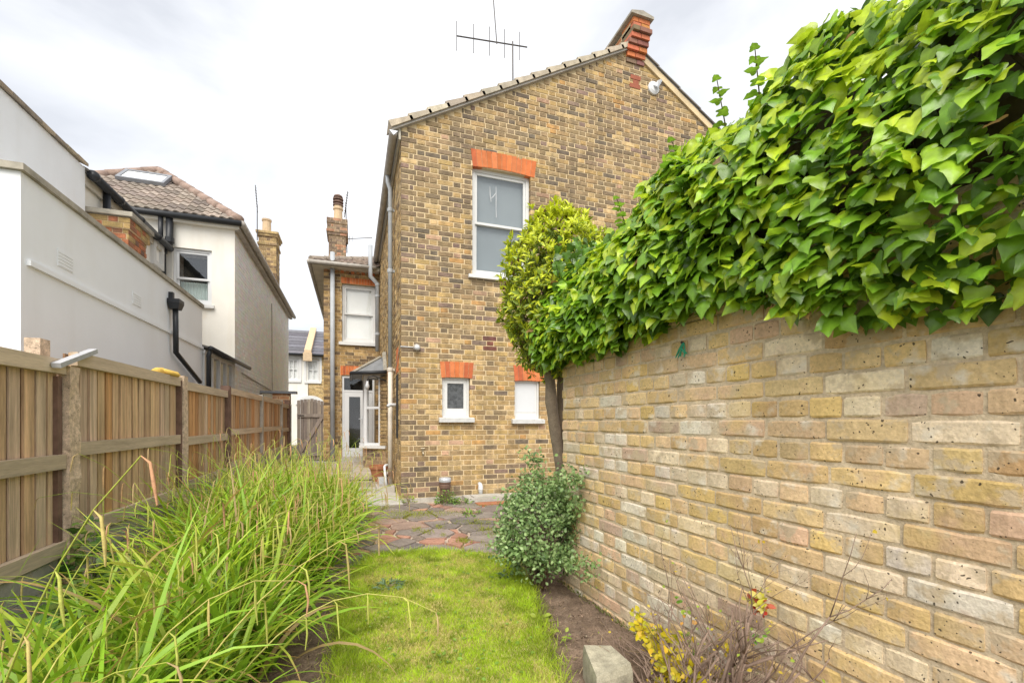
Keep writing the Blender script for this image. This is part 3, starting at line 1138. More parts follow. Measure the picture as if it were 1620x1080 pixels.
# roof of the gabled part: slope slabs, verge tiles
roof = MB()
slope = (APZ - EZ) / (APX - XC)
P0 = Vector((XC - 0.14, YF - 0.03, EZ - 0.14 * slope + 0.03))
P1 = Vector((APX, YF - 0.03, APZ + 0.03))
P2 = Vector((XR + 0.2, YF - 0.03, APZ + 0.03 - (XR + 0.2 - APX) * 0.60))
roof.prism([P0, P1, P1 + Vector((0, 0, 0.04)), P0 + Vector((0, 0, 0.04))], (0, 6.2, 0), (0.2, 0.19, 0.18))
roof.prism([P1, P2, P2 + Vector((0, 0, 0.04)), P1 + Vector((0, 0, 0.04))], (0, 6.2, 0), (0.2, 0.19, 0.18))
house_roof = roof.obj('roof', 'slate', house)
uv = (P1 - P0).normalized()
nv = Vector((-uv.z, 0, uv.x))
L_ = (P1 - P0).length
rs = random.Random(12)
nt_ = 15
for k in range(nt_):
    a, b = k * L_ / nt_, (k + 1) * L_ / nt_ + 0.04
    q0, q1 = P0 + uv * a, P0 + uv * b
    t = MB()
    t.hexa([q0 + nv * -0.005 + Vector((0, -0.05, 0)), q1 + nv * -0.005 + Vector((0, -0.05, 0)), q1 + nv * -0.005 + Vector((0, 0.02, 0)), q0 + nv * -0.005 + Vector((0, 0.02, 0)),
            q0 + nv * 0.085 + Vector((0, -0.05, 0)), q1 + nv * 0.05 + Vector((0, -0.05, 0)), q1 + nv * 0.05 + Vector((0, 0.32, 0)), q0 + nv * 0.085 + Vector((0, 0.32, 0))],
           pick(rs, [(2, (0.44, 0.38, 0.29)), (1, (0.50, 0.44, 0.34)), (1, (0.38, 0.33, 0.26))]))
    t.obj('verge_tile', 'verge_tile', house_roof)
# dark undercloak and mortar fillet
t = MB()
t.prism([P0 + nv * -0.035 + Vector((0, -0.025, 0)), P1 + nv * -0.035 + Vector((0, -0.025, 0)), P1 + nv * -0.008 + Vector((0, -0.025, 0)), P0 + nv * -0.008 + Vector((0, -0.025, 0))], (0, 0.08, 0))
t.obj('undercloak', 'gutter_grey', house_roof)
uv2 = (P2 - P1).normalized()
nv2 = Vector((-uv2.z, 0, uv2.x))
t = MB()
t.prism([P1 + nv2 * -0.10, P2 + nv2 * -0.10, P2, P1], (0, 0.06, 0))
t.obj('mortar_fillet', 'house_mortar', house_roof)
L2 = (P2 - P1).length
for k in range(9):
    a, b = k * L2 / 9, (k + 1) * L2 / 9 + 0.02
    t = MB()
    q0, q1 = P1 + uv2 * a, P1 + uv2 * b
    l0, l1 = 0.012, 0.03
    t.hexa([q0 + nv2 * l0 + Vector((0, -0.03, 0)), q1 + nv2 * l1 + Vector((0, -0.03, 0)), q1 + nv2 * l1 + Vector((0, 0.4, 0)), q0 + nv2 * l0 + Vector((0, 0.4, 0)),
            q0 + nv2 * (l0 + 0.02) + Vector((0, -0.03, 0)), q1 + nv2 * (l1 + 0.02) + Vector((0, -0.03, 0)), q1 + nv2 * (l1 + 0.02) + Vector((0, 0.4, 0)), q0 + nv2 * (l0 + 0.02) + Vector((0, 0.4, 0))],
           pick(rs, [(1, (0.16, 0.15, 0.14)), (1, (0.2, 0.18, 0.16))]))
    t.obj('slate_tile', 'slate', house_roof)

# party parapet at the apex: red corbelled bricks and a coping running back
par = MB()
par.box((APX - 0.10, YF - 0.06, APZ - 0.05), (APX + 0.12, YF + 5.9, APZ + 0.36), (0.3, 0.2, 0.15))
parapet = par.obj('parapet', 'house_mortar', house)
rs = random.Random(21)
rows = [(-0.15, 0.20, 0.02, 'd'), (-0.15, 0.20, 0.05, 'r'), (-0.17, 0.21, 0.09, 'r'), (-0.16, 0.22, 0.12, 'd'), (-0.13, 0.22, 0.15, 'r'), (-0.12, 0.24, 0.19, 'd'), (-0.10, 0.22, 0.15, 'r'), (-0.10, 0.22, 0.15, 'r')]
for k, (a, b, pr, c) in enumerate(rows):
    z = APZ - 0.27 + k * 0.085
    cols = {'r': (0.55, 0.20, 0.08), 'd': (0.24, 0.13, 0.09)}[c]
    t = MB()
    m_ = 0.0 if k % 2 else 0.05
    t.box((APX + a, YF - pr, z + 0.008), (APX + m_ - 0.004, YF + 0.2, z + 0.08), tuple(x * rs.uniform(.8, 1.2) for x in cols))
    t.obj('brick', 'red_brick', parapet)
    t = MB()
    t.box((APX + m_ + 0.004, YF - pr - 0.003, z + 0.008), (APX + b, YF + 0.2, z + 0.08), tuple(x * rs.uniform(.8, 1.2) for x in cols))
    t.obj('brick', 'red_brick', parapet)
zc = APZ - 0.27 + len(rows) * 0.085
for k in range(8):
    t = MB()
    y0 = YF - 0.20 + k * 0.75
    t.prism([(APX - 0.17, y0, zc), (APX + 0.27, y0, zc), (APX + 0.27, y0, zc + 0.04), (APX + 0.05, y0, zc + 0.09), (APX - 0.17, y0, zc + 0.04)], (0, 0.74, 0))
    t.obj('coping_stone', 'coping', parapet)
PFp = PF((APX - 0.10, 0), (0, 1), (-1, 0))
brickwork(PFp, lay_bricks(YF + 0.22, YF + 5.8, APZ - 0.02, APZ + 0.36, rs=random.Random(4)), lambda b, r: pick(r, [(1, (0.5, 0.2, 0.09)), (1, (0.35, 0.17, 0.1))]), 'red_brick', parapet, seed=8)
# two red bricks let into the gable under the parapet
for (u, z, w_) in [(4.47, 7.0, 0.2), (4.52, 6.92, 0.11), (4.45, 6.85, 0.21)]:
    PFmB = MB()
    PFm.box(PFmB, u, u + w_, -0.006, 0.02, z, z + 0.07, (0.30, 0.10, 0.06))
    PFmB.obj('brick', 'red_brick', house_wall)

# gutter along the left eaves, fascia, down pipe
gx = XC - 0.11
g_ = MB()
n = 10
for y0, y1 in ((YF - 0.06, 8.4), (8.41, 10.2), (10.21, 12.0)):
    prof = [(gx + 0.058 * math.cos(a), EZ - 0.10 + 0.058 * math.sin(a)) for a in [math.pi + math.pi * k / n for k in range(n + 1)]]
    g_.prism([(x, y0, z) for x, z in prof], (0, y1 - y0, 0))
gut = g_.obj('gutter', 'gutter_grey', house)
t = MB()
t.prism([(gx - 0.06, YF - 0.075, EZ - 0.10), (gx, YF - 0.075, EZ - 0.165), (gx + 0.06, YF - 0.075, EZ - 0.10)], (0, 0.015, 0))
t.obj('end_cap', 'zinc', gut)
t = MB()
t.box((XC - 0.035, YF - 0.01, EZ - 0.17), (XC - 0.006, 12.0, EZ - 0.02))
t.obj('fascia', 'soffit', house)
dpx, dpy = 0.585, 7.74
t = MB()
t.tube([(gx, dpy, EZ - 0.14), (gx + 0.005, dpy, EZ - 0.26), (dpx, dpy, EZ - 0.36), (dpx, dpy, 2.0)], 0.036, 12)
dp = t.obj('downpipe', 'grey_pipe', house, smooth=True)
t = MB()
t.tube([(dpx, dpy, 2.0), (dpx, dpy, 0.10)], 0.038, 12)
t.obj('lower_pipe', 'painted_pipe', dp, smooth=True)
for z in (3.6, 1.98, 4.6):
    t = MB()
    t.lathe((dpx, dpy, z), [(0.045, 0), (0.048, 0.01), (0.048, 0.05), (0.045, 0.06)], 12)
    t.box((dpx, dpy - 0.015, z + 0.01), (XC + 0.005, dpy + 0.015, z + 0.05))
    t.obj('collar', 'painted_pipe' if z < 3 else 'grey_pipe', dp)
t = MB()
t.tube([(0.60, 7.98, 0.42), (0.52, 7.92, 0.42), (0.50, 7.86, 0.40), (0.52, 7.72, 0.10)], 0.022, 8)
t.obj('waste_pipe', 'white_plastic', house, smooth=True)
t = MB()
t.tube([(XC + 0.0, 7.5, 1.42), (0.56, 7.5, 1.42), (0.53, 7.46, 1.40)], 0.028, 8)
t.obj('overflow_pipe', 'white_plastic', house, smooth=True)
t = MB()
for a, b in (((0.36, 7.55), (0.64, 7.60)), ((0.36, 7.90), (0.64, 7.95)), ((0.36, 7.60), (0.41, 7.90)), ((0.59, 7.60), (0.64, 7.90))):
    t.box((*a, 0.0), (*b, 0.11))
t.obj('gully_kerb', 'concrete', house)

# painted dark opening with a red arch on the side wall (seen edge-on)
PFs2 = PF((XC, 0), (0, 1), (-1, 0))
arch(PFs2, house, 7.05, 7.45, 1.9, 2.28, 5, 0.02)
PFs2.part('shade_sheet', 'painted_dark', house, 7.08, 7.42, -0.004, 0.003, 0.9, 1.88)  # flat dark sheet on the wall face, an opening's shade put into colour
arch(PFs2, house, 8.55, 9.25, 1.9, 2.2, 7, 0.03)

# ------------------------------------------------------------------ rear wing of the same house (door, bay, chimney)
YW = 12.2
PFw = PF((0, YW), (1, 0), (0, -1))
cl = onY(512, 600, YW).x
dl, dr = onY(541, 600, YW).x, onY(578, 600, YW).x
dz0, dz1 = onY(545, 722, YW).z, onY(545, 594, YW).z
ul, ur = onY(541, 500, YW).x, onY(594, 500, YW).x
uz0, uz1 = onY(560, 541, YW).z, onY(560, 450, YW).z
WEZ = onY(560, 424, YW).z
DO = (dl, dr + 0.25, dz0, dz1)
UW = (ul, ur, uz0, uz1)
t = MB()
PFw.slab(t, cl + 0.004, XC + 0.3, 0.007, 0.28, -0.1, WEZ, [DO, UW], grow=0.006)
t.box((cl + 0.004, YW + 0.285, -0.1), (cl + 0.28, 19.0, WEZ))
t.box((cl + 0.285, 18.7, -0.1), (XR, 19.0, WEZ))
wwall = t.obj('wall', 'house_mortar', house)
wb = lay_bricks(cl, XC, 0.055, WEZ, [DO, UW, (dl - 0.05, dr + 0.3, dz1, dz1 + 0.25), (ul, ur, uz1, uz1 + 0.17)], 'flemish', rs=random.Random(31))
brickwork(PFw, wb, lambda b, rs: pick(rs, [(3, (0.40, 0.26, 0.11)), (2, (0.46, 0.31, 0.14)), (2, (0.30, 0.20, 0.10)), (2, (0.18, 0.125, 0.075))]), 'house_brick', wwall, proud=(-0.004, 0.004), depth=0.06, seed=14)
arch(PFw, house, dl - 0.04, dr + 0.1, dz1 + 0.01, dz1 + 0.24, 11, 0.02)
arch(PFw, house, ul - 0.02, ur, uz1 + 0.01, uz1 + 0.16, 12, 0.0)
# red dentil course at the eaves
for k in range(11):
    t = MB()
    u = cl + 0.02 + k * 0.125
    PFw.box(t, u, u + 0.075, -0.045, 0.01, WEZ - 0.16, WEZ - 0.09, (0.5, 0.17, 0.07) if k % 2 else (0.36, 0.2, 0.1))
    t.obj('dentil_brick', 'red_brick', wwall)
t = MB()
PFw.box(t, cl - 0.02, XC + 0.0, -0.05, 0.01, WEZ - 0.085, WEZ - 0.03, (0.45, 0.17, 0.08))
t.obj('band_course', 'red_brick', wwall)
sash_window(PFw, house, ul + 0.004, ur - 0.004, uz0 + 0.004, uz1 - 0.004, 'blind_white', w=0.05, sill=0.08, sill_h=0.09)
# back door: frame, leaf with long glass, top light
f = MB()
ring(PFw, f, dl + 0.004, dr + 0.22, dz0, dz1 - 0.004, 0.045, 0.03, 0.10)
zt = dz0 + (dz1 - dz0) * 0.80
PFw.box(f, dl + 0.05, dr + 0.175, 0.03, 0.10, zt, zt + 0.05)
door = f.obj('door', 'white_plastic', house)
lw0, lw1 = dl + 0.052, dl + 0.052 + 0.50
s = MB()
ring(PFw, s, lw0, lw1, dz0 + 0.05, zt - 0.004, 0.115, 0.035, 0.085, wb=0.16)
s.obj('door_leaf', 'white_plastic', door)
PFw.part('pane', 'glass', door, lw0 + 0.11, lw1 - 0.11, 0.055, 0.06, dz0 + 0.2, zt - 0.11)
PFw.part('fixed_panel', 'white_plastic', door, lw1 + 0.004, dr + 0.17, 0.04, 0.08, dz0 + 0.05, zt - 0.004)
PFw.part('top_light', 'glass', door, dl + 0.06, dr + 0.17, 0.06, 0.065, zt + 0.055, dz1 - 0.05)
PFw.part('unlit_sheet', 'painted_dark', door, dl, dr + 0.2, 0.5, 0.52, dz0, dz1)  # dark sheet behind the door glass in place of an unlit interior
s = MB()
s.tube([PFw.P(lw1 - 0.045, -0.0, dz0 + 0.95), PFw.P(lw1 - 0.045, -0.04, dz0 + 0.95), PFw.P(lw1 - 0.15, -0.045, dz0 + 0.95)], 0.012, 6)
PFw.box(s, lw1 - 0.065, lw1 - 0.03, 0.02, 0.034, dz0 + 0.83, dz0 + 1.04)
s.obj('handle', 'zinc', door)
s = MB()
PFw.box(s, dl - 0.05, dr + 0.2, -0.25, 0.02, 0.1, dz0 - 0.005)
s.obj('door_step', 'concrete', house)

# bay window on the side wall
B0, B1, B2 = Vector((0.652, 9.68, 0)), Vector((0.215, 10.06, 0)), Vector((0.215, 11.35, 0))
bz0, bz1 = 0.66, 2.12
cd = (B1 - B0).normalized()
nrm = Vector((cd.y * -1, cd.x, 0))
nrm = Vector((-cd.y, cd.x, 0))
if nrm.y > 0:
    nrm = -nrm
PFb = PF(B0, cd, nrm)
wl = (B1 - B0).length
t = MB()
PFb.box(t, 0.0, wl, 0.006, 0.12, 0.1, bz0 - 0.06)
t.box((B1.x + 0.006, B1.y + 0.07, 0.1), (B1.x + 0.12, B2.y, bz0 - 0.06))
bay = t.obj('bay', 'house_mortar', house)
brickwork(PFb, lay_bricks(0.0, wl, 0.2, bz0 - 0.06, rs=random.Random(3)), lambda b, r: pick(r, [(2, (0.26, 0.18, 0.11)), (1, (0.36, 0.25, 0.14)), (1, (0.17, 0.12, 0.09))]), 'house_brick', bay, seed=3)
PFx = PF((B1.x, 0), (0, 1), (-1, 0))
f = MB()
ring(PFb, f, 0.17, wl - 0.005, bz0, bz1, 0.05, 0.03, 0.10)
PFb.box(f, 0.22, wl - 0.05, 0.03, 0.10, 1.42, 1.47)
ring(PFx, f, B1.y + 0.02, B2.y, bz0, bz1, 0.05, 0.01, 0.08)
PFx.box(f, (B1.y + B2.y) / 2 - 0.03, (B1.y + B2.y) / 2 + 0.03, 0.01, 0.08, bz0 + 0.05, bz1 - 0.05)
f.obj('frame', 'white_plastic', bay)
PFb.part('pane', 'glass', bay, 0.215, wl - 0.05, 0.06, 0.065, bz0 + 0.05, 1.42)
PFb.part('pane', 'glass', bay, 0.215, wl - 0.05, 0.06, 0.065, 1.47, bz1 - 0.05)
PFx.part('pane', 'glass', bay, B1.y + 0.06, B2.y - 0.05, 0.04, 0.045, bz0 + 0.05, bz1 - 0.05)
PFb.part('brick_return', 'house_brick', bay, 0.0, 0.165, 0.0, 0.1, bz0 + 0.01, bz1) if False else None
t = MB()
for b in lay_bricks(0.0, 0.165, bz0, bz1, rs=random.Random(5)):
    t.add(brick_verts(PFb, b, 0.004, 0.1, random.Random(1)), BRICK_F, pick(random.Random(int(b[2] * 1000)), [(2, (0.40, 0.28, 0.13)), (1, (0.28, 0.19, 0.1))]))
t.obj('brickwork', 'house_brick', bay, kind='stuff')
t = MB()
PFb.box(t, -0.02, wl + 0.06, -0.07, 0.13, bz0 - 0.058, bz0 - 0.002)
t.box((B1.x - 0.07, B1.y + 0.07, bz0 - 0.058), (B1.x + 0.12, B2.y + 0.02, bz0 - 0.002))
t.obj('sill', 'white_paint', bay)
# bay roof
e0 = B0 + nrm * 0.16 + cd * -0.02
e1 = B1 + nrm * 0.12 + Vector((-0.14, 0, 0))
t = MB()
zb, zt2 = bz1 + 0.03, bz1 + 0.42
t.add([(XC, 9.5, zb), (e1.x, e1.y - 0.05, zb), (e1.x, B2.y, zb), (XC, B2.y, zb), (XC, 9.75, zt2), (XC - 0.08, 10.3, zt2), (XC - 0.08, B2.y, zt2), (XC, B2.y, zt2)],
      [(0, 1, 5, 4), (1, 2, 6, 5), (4, 5, 6, 7), (3, 2, 1, 0), (2, 3, 7, 6)], (0.20, 0.205, 0.21))
br = t.obj('bay_roof', 'slate', house)
t = MB()
t.tube([(XC - 0.02, 9.47, zb + 0.0), (e1.x - 0.03, e1.y - 0.09, zb), (e1.x - 0.03, B2.y, zb)], 0.035, 8)
t.obj('gutter', 'black_plastic', br, smooth=True)
t = MB()
t.tube([(e1.x, e1.y - 0.05, zb + 0.02), (XC - 0.08, 10.3, zt2 + 0.02)], 0.03, 6)
t.tube([(XC - 0.02, 9.55, zb + 0.03), (XC - 0.03, 9.8, zt2 + 0.04)], 0.045, 6)
t.obj('hip_flashing', 'coping', br)
t = MB()
PFb.box(t, 0.0, wl, -0.02, 0.1, bz1 + 0.004, bz1 + 0.05)
PFx.box(t, B1.y + 0.07, B2.y, -0.02, 0.1, bz1 + 0.004, bz1 + 0.05)
t.obj('head_board', 'soffit', bay)
PFb.part('unlit_sheet', 'painted_dark', bay, 0.2, wl - 0.02, 0.5, 0.52, bz0, bz1)  # interior darkness of the bay painted on a flat sheet

# wing roof: hipped, tiles on the near slope
wr = MB()
HX, HY, HZ = cl - 0.27, YW - 0.30, WEZ - 0.02
tp = math.tan(R(24))
s_ = 2.2
wr.add([(HX, HY, HZ), (2.6, HY, HZ), (2.6, HY + s_, HZ + s_ * tp), (HX + s_, HY + s_, HZ + s_ * tp), (HX, HY + 7, HZ), (HX + s_, HY + 7, HZ + s_ * tp)],
       [(0, 1, 2, 3), (0, 3, 5, 4)], (0.22, 0.19, 0.165))
wing_roof = wr.obj('roof', 'roof_tile', house)
rs = random.Random(40)


def roll_tile(o, u, v, n, w, l, col, roll=0.028, th=0.022):
    """one concrete interlocking tile with a roll: o lower-left corner, u across, v up the slope"""
    pts = []
    xs = [0, 0.08, 0.16, 0.26, 0.38, 0.50, 0.58, 0.66, 0.76, 0.88, 1.0]
    hs = [0.0, 0.8, 1.0, 0.7, 0.0, 0.0, 0.8, 1.0, 0.7, 0.0, 0.0]
    mb = MB()
    top0 = [o + u * (w * x) + n * (th + roll * h) for x, h in zip(xs, hs)]
    top1 = [o + v * l + u * (w * x) + n * (roll * h) for x, h in zip(xs, hs)]
    bot0 = [o + u * (w * x) + n * (roll * h * 0.8 - 0.002) for x, h in zip(xs, hs)]
    k = len(xs)
    mb.add(top0 + top1 + bot0, [(i, i + 1, k + i + 1, k + i) for i in range(k - 1)] + [(2 * k + i, 2 * k + i + 1, i + 1, i) for i in range(k - 1)], col)
    return mb


u_, v_ = Vector((1, 0, 0)), Vector((0, math.cos(R(24)), math.sin(R(24))))
n_ = u_.cross(v_)
for j in range(5):
    for i in range(8):
        x = HX + 0.05 + i * 0.30
        if x < HX + j * 0.30 * math.cos(R(24)) + 0.05 or x > XC + 0.05:
            continue
        roll_tile(Vector((x, HY - 0.04, HZ + 0.01)) + v_ * (j * 0.30), u_, v_, n_, 0.30, 0.33, pick(rs, [(1, (0.30, 0.235, 0.19)), (1, (0.24, 0.19, 0.16)), (1, (0.34, 0.27, 0.22))])).obj('tile', 'roof_tile', wing_roof)
t = MB()
for k in range(7):
    a = Vector((HX, HY, HZ + 0.03)) + Vector((1, 1, tp)) * (k * 0.3)
    t.tube([a, a + Vector((1, 1, tp)) * 0.29], [0.085, 0.075], 8, (0.3, 0.25, 0.2))
t.obj('hip_tiles', 'roof_tile', wing_roof)
t = MB()
t.box((HX + 0.02, HY + 0.02, HZ - 0.09), (XC - 0.02, HY + 0.05, HZ - 0.01))
t.box((HX + 0.02, HY + 0.055, HZ - 0.09), (HX + 0.05, HY + 7, HZ - 0.01))
t.box((HX + 0.055, HY + 0.055, HZ - 0.085), (cl, HY + 7, HZ - 0.075))
t.box((cl + 0.003, HY + 0.055, HZ - 0.085), (XC - 0.02, YW + 0.02, HZ - 0.075))
t.obj('soffit', 'soffit', house)
t = MB()
t.tube([(HX - 0.04, HY - 0.04, HZ - 0.03), (XC - 0.1, HY - 0.04, HZ - 0.03)], 0.05, 8)
t.tube([(HX - 0.04, HY - 0.04, HZ - 0.03), (HX - 0.04, HY + 7, HZ - 0.03)], 0.05, 8)
t.obj('gutter', 'gutter_grey', house, smooth=True)
# soil pipes
p1 = onY(526, 600, YW - 0.12)
t = MB()
t.tube([(p1.x, p1.y, 0.17), (p1.x, p1.y, onY(526, 399, YW - 0.12).z)], 0.055, 12)
t.obj('soil_pipe', 'grey_pipe', house, smooth=True)
q = [onY(586, 388, YW - 0.35), onY(586, 437, YW - 0.35), onY(597, 449, YW - 0.25), onY(597, 556, YW - 0.25)]
t = MB()
t.tube(q, 0.052, 12)
sp = t.obj('soil_pipe', 'grey_pipe', house, smooth=True)
for y in (452, 470, 530):
    c_ = onY(597, y, YW - 0.25)
    t = MB()
    t.lathe((c_.x, c_.y, c_.z), [(0.06, 0), (0.06, 0.06)], 12)
    t.obj('collar', 'grey_pipe', sp)
# boiler flue on the side wall gutter end
q = onX(610, 400, 0.6)


def chimney(parent, x0, x1, y0, y1, z0, ztop, corb, colour, pots, potm, flip=False, nm='chimney', seed=1):
    mb = MB()
    mb.box((x0 + 0.006, y0 + 0.006, z0), (x1 - 0.006, y1 - 0.006, ztop - 0.01))
    steps = []
    for k, (zc, hc, out) in enumerate(corb):
        mb.box((x0 - out + 0.006, y0 - out + 0.006, zc), (x1 + out - 0.006, y1 + out - 0.006, zc + hc))
    ch = mb.obj(nm, 'house_mortar', parent)
    segs = [(z0, ztop, 0.0)]
    rsx = random.Random(seed)
    faces = [PF((x0, y0), (1, 0), (0, -1)), PF((x1, y0), (0, 1), (1, 0)), PF((x0, y0), (0, 1), (-1, 0))]
    lens = [x1 - x0, y1 - y0, y1 - y0]
    for pf, ln in zip(faces, lens):
        bl = lay_bricks(0, ln, z0, ztop, rs=random.Random(seed))
        brickwork(pf, bl, colour, 'house_brick', ch, seed=seed)
    for k, (zc, hc, out) in enumerate(corb):
        faces = [PF((x0 - out, y0 - out), (1, 0), (0, -1)), PF((x1 + out, y0 - out), (0, 1), (1, 0)), PF((x0 - out, y0 - out), (0, 1), (-1, 0))]
        for pf, ln in zip(faces, lens):
            bl = lay_bricks(0, ln + 2 * out, zc, zc + hc, rs=random.Random(seed + k))
            brickwork(pf, bl, colour, 'house_brick', ch, seed=seed + k, stuff_name='corbel_course')
    for px, py, prof in pots:
        t = MB()
        t.lathe((px, py, max([ztop] + [c[0] + c[1] for c in corb])), prof, 14)
        t.obj('chimney_pot', potm, ch, smooth=False)
    return ch


cy0 = 13.7
cA, cB = onY(520, 400, cy0).x, onY(547, 400, cy0).x
cz = onY(533, 346, cy0).z
chm = chimney(house, cA, cB, cy0, cy0 + 0.75, WEZ + 0.2, cz - 0.15, [(cz - 0.47, 0.075, 0.03), (cz - 0.395, 0.075, 0.06), (cz - 0.32, 0.15, 0.04), (cz - 0.15, 0.15, 0.05)],
              lambda b, r: pick(r, [(2, (0.28, 0.20, 0.13)), (2, (0.20, 0.14, 0.10)), (1, (0.38, 0.20, 0.12))]),
              [(onY(535, 340, cy0 + 0.35).x, cy0 + 0.35, [(0.15, 0), (0.135, 0.04), (0.12, 0.1), (0.115, 0.38), (0.14, 0.40), (0.14, 0.44), (0.12, 0.46), (0.12, 0.5)])], 'clay_pot', seed=50)
t = MB()
zb_ = cz + 0.5
px_ = onY(535, 340, cy0 + 0.35).x
for k in range(3):
    t.lathe((px_, cy0 + 0.35, zb_ + k * 0.085), [(0.13, 0.0), (0.145, 0.01), (0.145, 0.045), (0.13, 0.055), (0.10, 0.06), (0.10, 0.085)], 14)
t.lathe((px_, cy0 + 0.35, zb_ + 0.255), [(0.13, 0), (0.12, 0.04), (0.06, 0.08), (0.01, 0.09)], 14)
t.obj('terminal', 'clay_pipe', chm)


# ------------------------------------------------------------------ aerials
def yagi(name, base, mast_top, boom_a, boom_b, els, label, vertical=True, r=0.012):
    o = root(name, base, label, 'aerial', 'television aerials')
    t = MB()
    t.tube([base, mast_top], r, 6)
    t.obj('mast', 'aerial_metal', o)
    t = MB()
    t.tube([boom_a, boom_b], r * 0.9, 6)
    t.obj('boom', 'aerial_metal', o)
    a, b = Vector(boom_a), Vector(boom_b)
    for tt, hl in els:
        p = a.lerp(b, tt)
        d = Vector((0, 0, hl)) if vertical else Vector((0.3, -1, 0)).normalized() * hl
        s = MB()
        s.tube([p - d, p + d], r * 0.55, 5)
        s.obj('element', 'aerial_metal', o)
    return o


ya = 8.2
bA, bB = onY(722, 57, ya), onY(834, 75, ya)
ab = onY(812, 128, ya)
yg = yagi('roof_aerial', (ab.x, ya, EZ + (ab.x - XC) * slope), onY(811, 66, ya), bA, bB, [(0.005, 0.27), (0.235, 0.27), (0.455, 0.27), (0.67, 0.27), (0.89, 0.27)], 'large long television aerial with upright rods above the brick gable roof', r=0.014)
t = MB()
t.tube([onY(786, 70, ya), onY(780, -8, ya)], 0.010, 6)
t.obj('upper_rod', 'aerial_metal', yg)
yc = 14.2
yagi('chimney_aerial', onY(549, 400, yc), onY(547, 320, yc), onY(545, 344, yc), onY(550, 303, yc), [(0.2 + 0.1 * k, 0.10) for k in range(8)], 'comb shaped aerial tilted upright beside the clay chimney pot', vertical=False, r=0.014)
yagi('boom_aerial', onY(549, 380, yc - 0.05), onY(550, 374, yc - 0.05), onY(549, 378, yc - 0.05), onY(589, 376, yc - 0.05), [(0.1, 0.09), (0.2, 0.09)], 'thin horizontal aerial rod pointing right from the narrow brick chimney', r=0.012)

# ------------------------------------------------------------------ small fittings on the brick wall
def fitting(name, loc, label, cat):
    return root(name, loc, label, cat)


pt = PFm.P(0.87, 0, 2.217)
o = fitting('bulkhead_light', pt, 'small round grey outdoor light near the corner of the brick wall', 'light')
t = MB()
t.tube([pt + Vector((0, 0.01, 0)), pt + Vector((0, -0.03, 0)), pt + Vector((0, -0.05, 0)), pt + Vector((0, -0.075, -0.01))], [0.052, 0.052, 0.045, 0.03], 16)
t.obj('housing', 'gutter_grey', o)
t = MB()
t.tube([pt + Vector((0, -0.05, -0.005)), pt + Vector((0, -0.082, -0.012)), pt + Vector((0, -0.095, -0.014))], [0.042, 0.034, 0.012], 16)
t.obj('lens', 'lamp_glass', o, smooth=True)
t = MB()
t.tube([pt + Vector((-0.05, -0.006, 0.005)), (XC - 0.006, YF - 0.006, 2.225), (XC - 0.008, YF + 0.25, 2.2), (XC - 0.008, YF + 0.75, 2.0)], 0.006, 6)
t.obj('cable', 'white_plastic', o)

pt = PFm.P(0.95, 0, 0.72)
o = fitting('garden_tap', pt, 'small brass garden tap on the lower brick wall', 'tap')
t = MB()
t.tube([pt + Vector((0, 0.01, 0)), pt + Vector((0, -0.07, 0)), pt + Vector((0, -0.10, -0.015)), pt + Vector((0, -0.105, -0.06))], [0.013, 0.013, 0.014, 0.011], 8)
t.obj('spout', 'brass', o, smooth=True)
t = MB()
t.tube([pt + Vector((0, -0.06, 0.0)), pt + Vector((0, -0.06, 0.05))], 0.009, 8)
t.tube([pt + Vector((-0.03, -0.06, 0.05)), pt + Vector((0.03, -0.06, 0.05))], 0.008, 6)
t.obj('handle', 'brass', o)

pt = PFm.P(4.924, 0, 6.93)
o = fitting('wall_extractor', pt, 'round white vent outlet with tilted flap high on the gable', 'vent')
t = MB()
t.tube([pt + Vector((0, 0.01, 0)), pt + Vector((0, -0.03, 0)), pt + Vector((0, -0.05, 0))], [0.11, 0.11, 0.07], 20)
t.obj('collar', 'white_plastic', o)
t = MB()
t.prism([pt + Vector((-0.03, -0.055, 0.02)), pt + Vector((0.07, -0.055, 0.13)), pt + Vector((0.09, -0.12, 0.11)), pt + Vector((0.0, -0.12, -0.04))], (0.02, 0.01, -0.02))
t.obj('flap', 'zinc', o)

# clay vent pipe with zinc cap, plastic outlet on its slab
vx = onY(704, 790, YF - 0.16).x
o = root('vent_pipe', (vx, YF - 0.16, 0), 'short brown clay vent pipe with zinc cap by the brick wall', 'pipe')
t = MB()
t.lathe((vx, YF - 0.16, -0.02), [(0.075, 0), (0.07, 0.22), (0.085, 0.225), (0.085, 0.27), (0.078, 0.28), (0.085, 0.29), (0.085, 0.31)], 18)
t.obj('pipe', 'clay_pipe', o)
t = MB()
t.lathe((vx, YF - 0.16, 0.292), [(0.088, 0), (0.09, 0.03), (0.082, 0.055), (0.05, 0.062)], 18)
t.obj('cap', 'zinc', o)
sx = onY(762, 780, YF - 0.15).x
o = root('drain_slab', (sx, YF - 0.2, 0), 'low concrete drain slab against the foot of the brick wall', 'drain cover')
t = MB()
t.box((sx - 0.27, YF - 0.40, -0.03), (sx + 0.28, YF - 0.04, 0.065))
t.obj('slab', 'concrete', o)
t = MB()
t.box((sx - 0.17, YF - 0.36, 0.067), (sx + 0.18, YF - 0.12, 0.08))
t.obj('lid', 'concrete', o)
o = root('plastic_outlet', (sx, YF - 0.08, 0.06), 'stubby white plastic outlet pipe standing on the drain slab', 'pipe')
t = MB()
t.tube([(sx, YF - 0.09, 0.07), (sx, YF - 0.09, 0.19), (sx + 0.0, YF - 0.075, 0.21), (sx, YF - 0.02, 0.22)], 0.03, 10)
t.obj('pipe', 'white_plastic', o, smooth=True)
t = MB()
t.lathe((sx, YF - 0.09, 0.14), [(0.036, 0), (0.036, 0.05)], 12)
t.obj('socket', 'white_plastic', o)
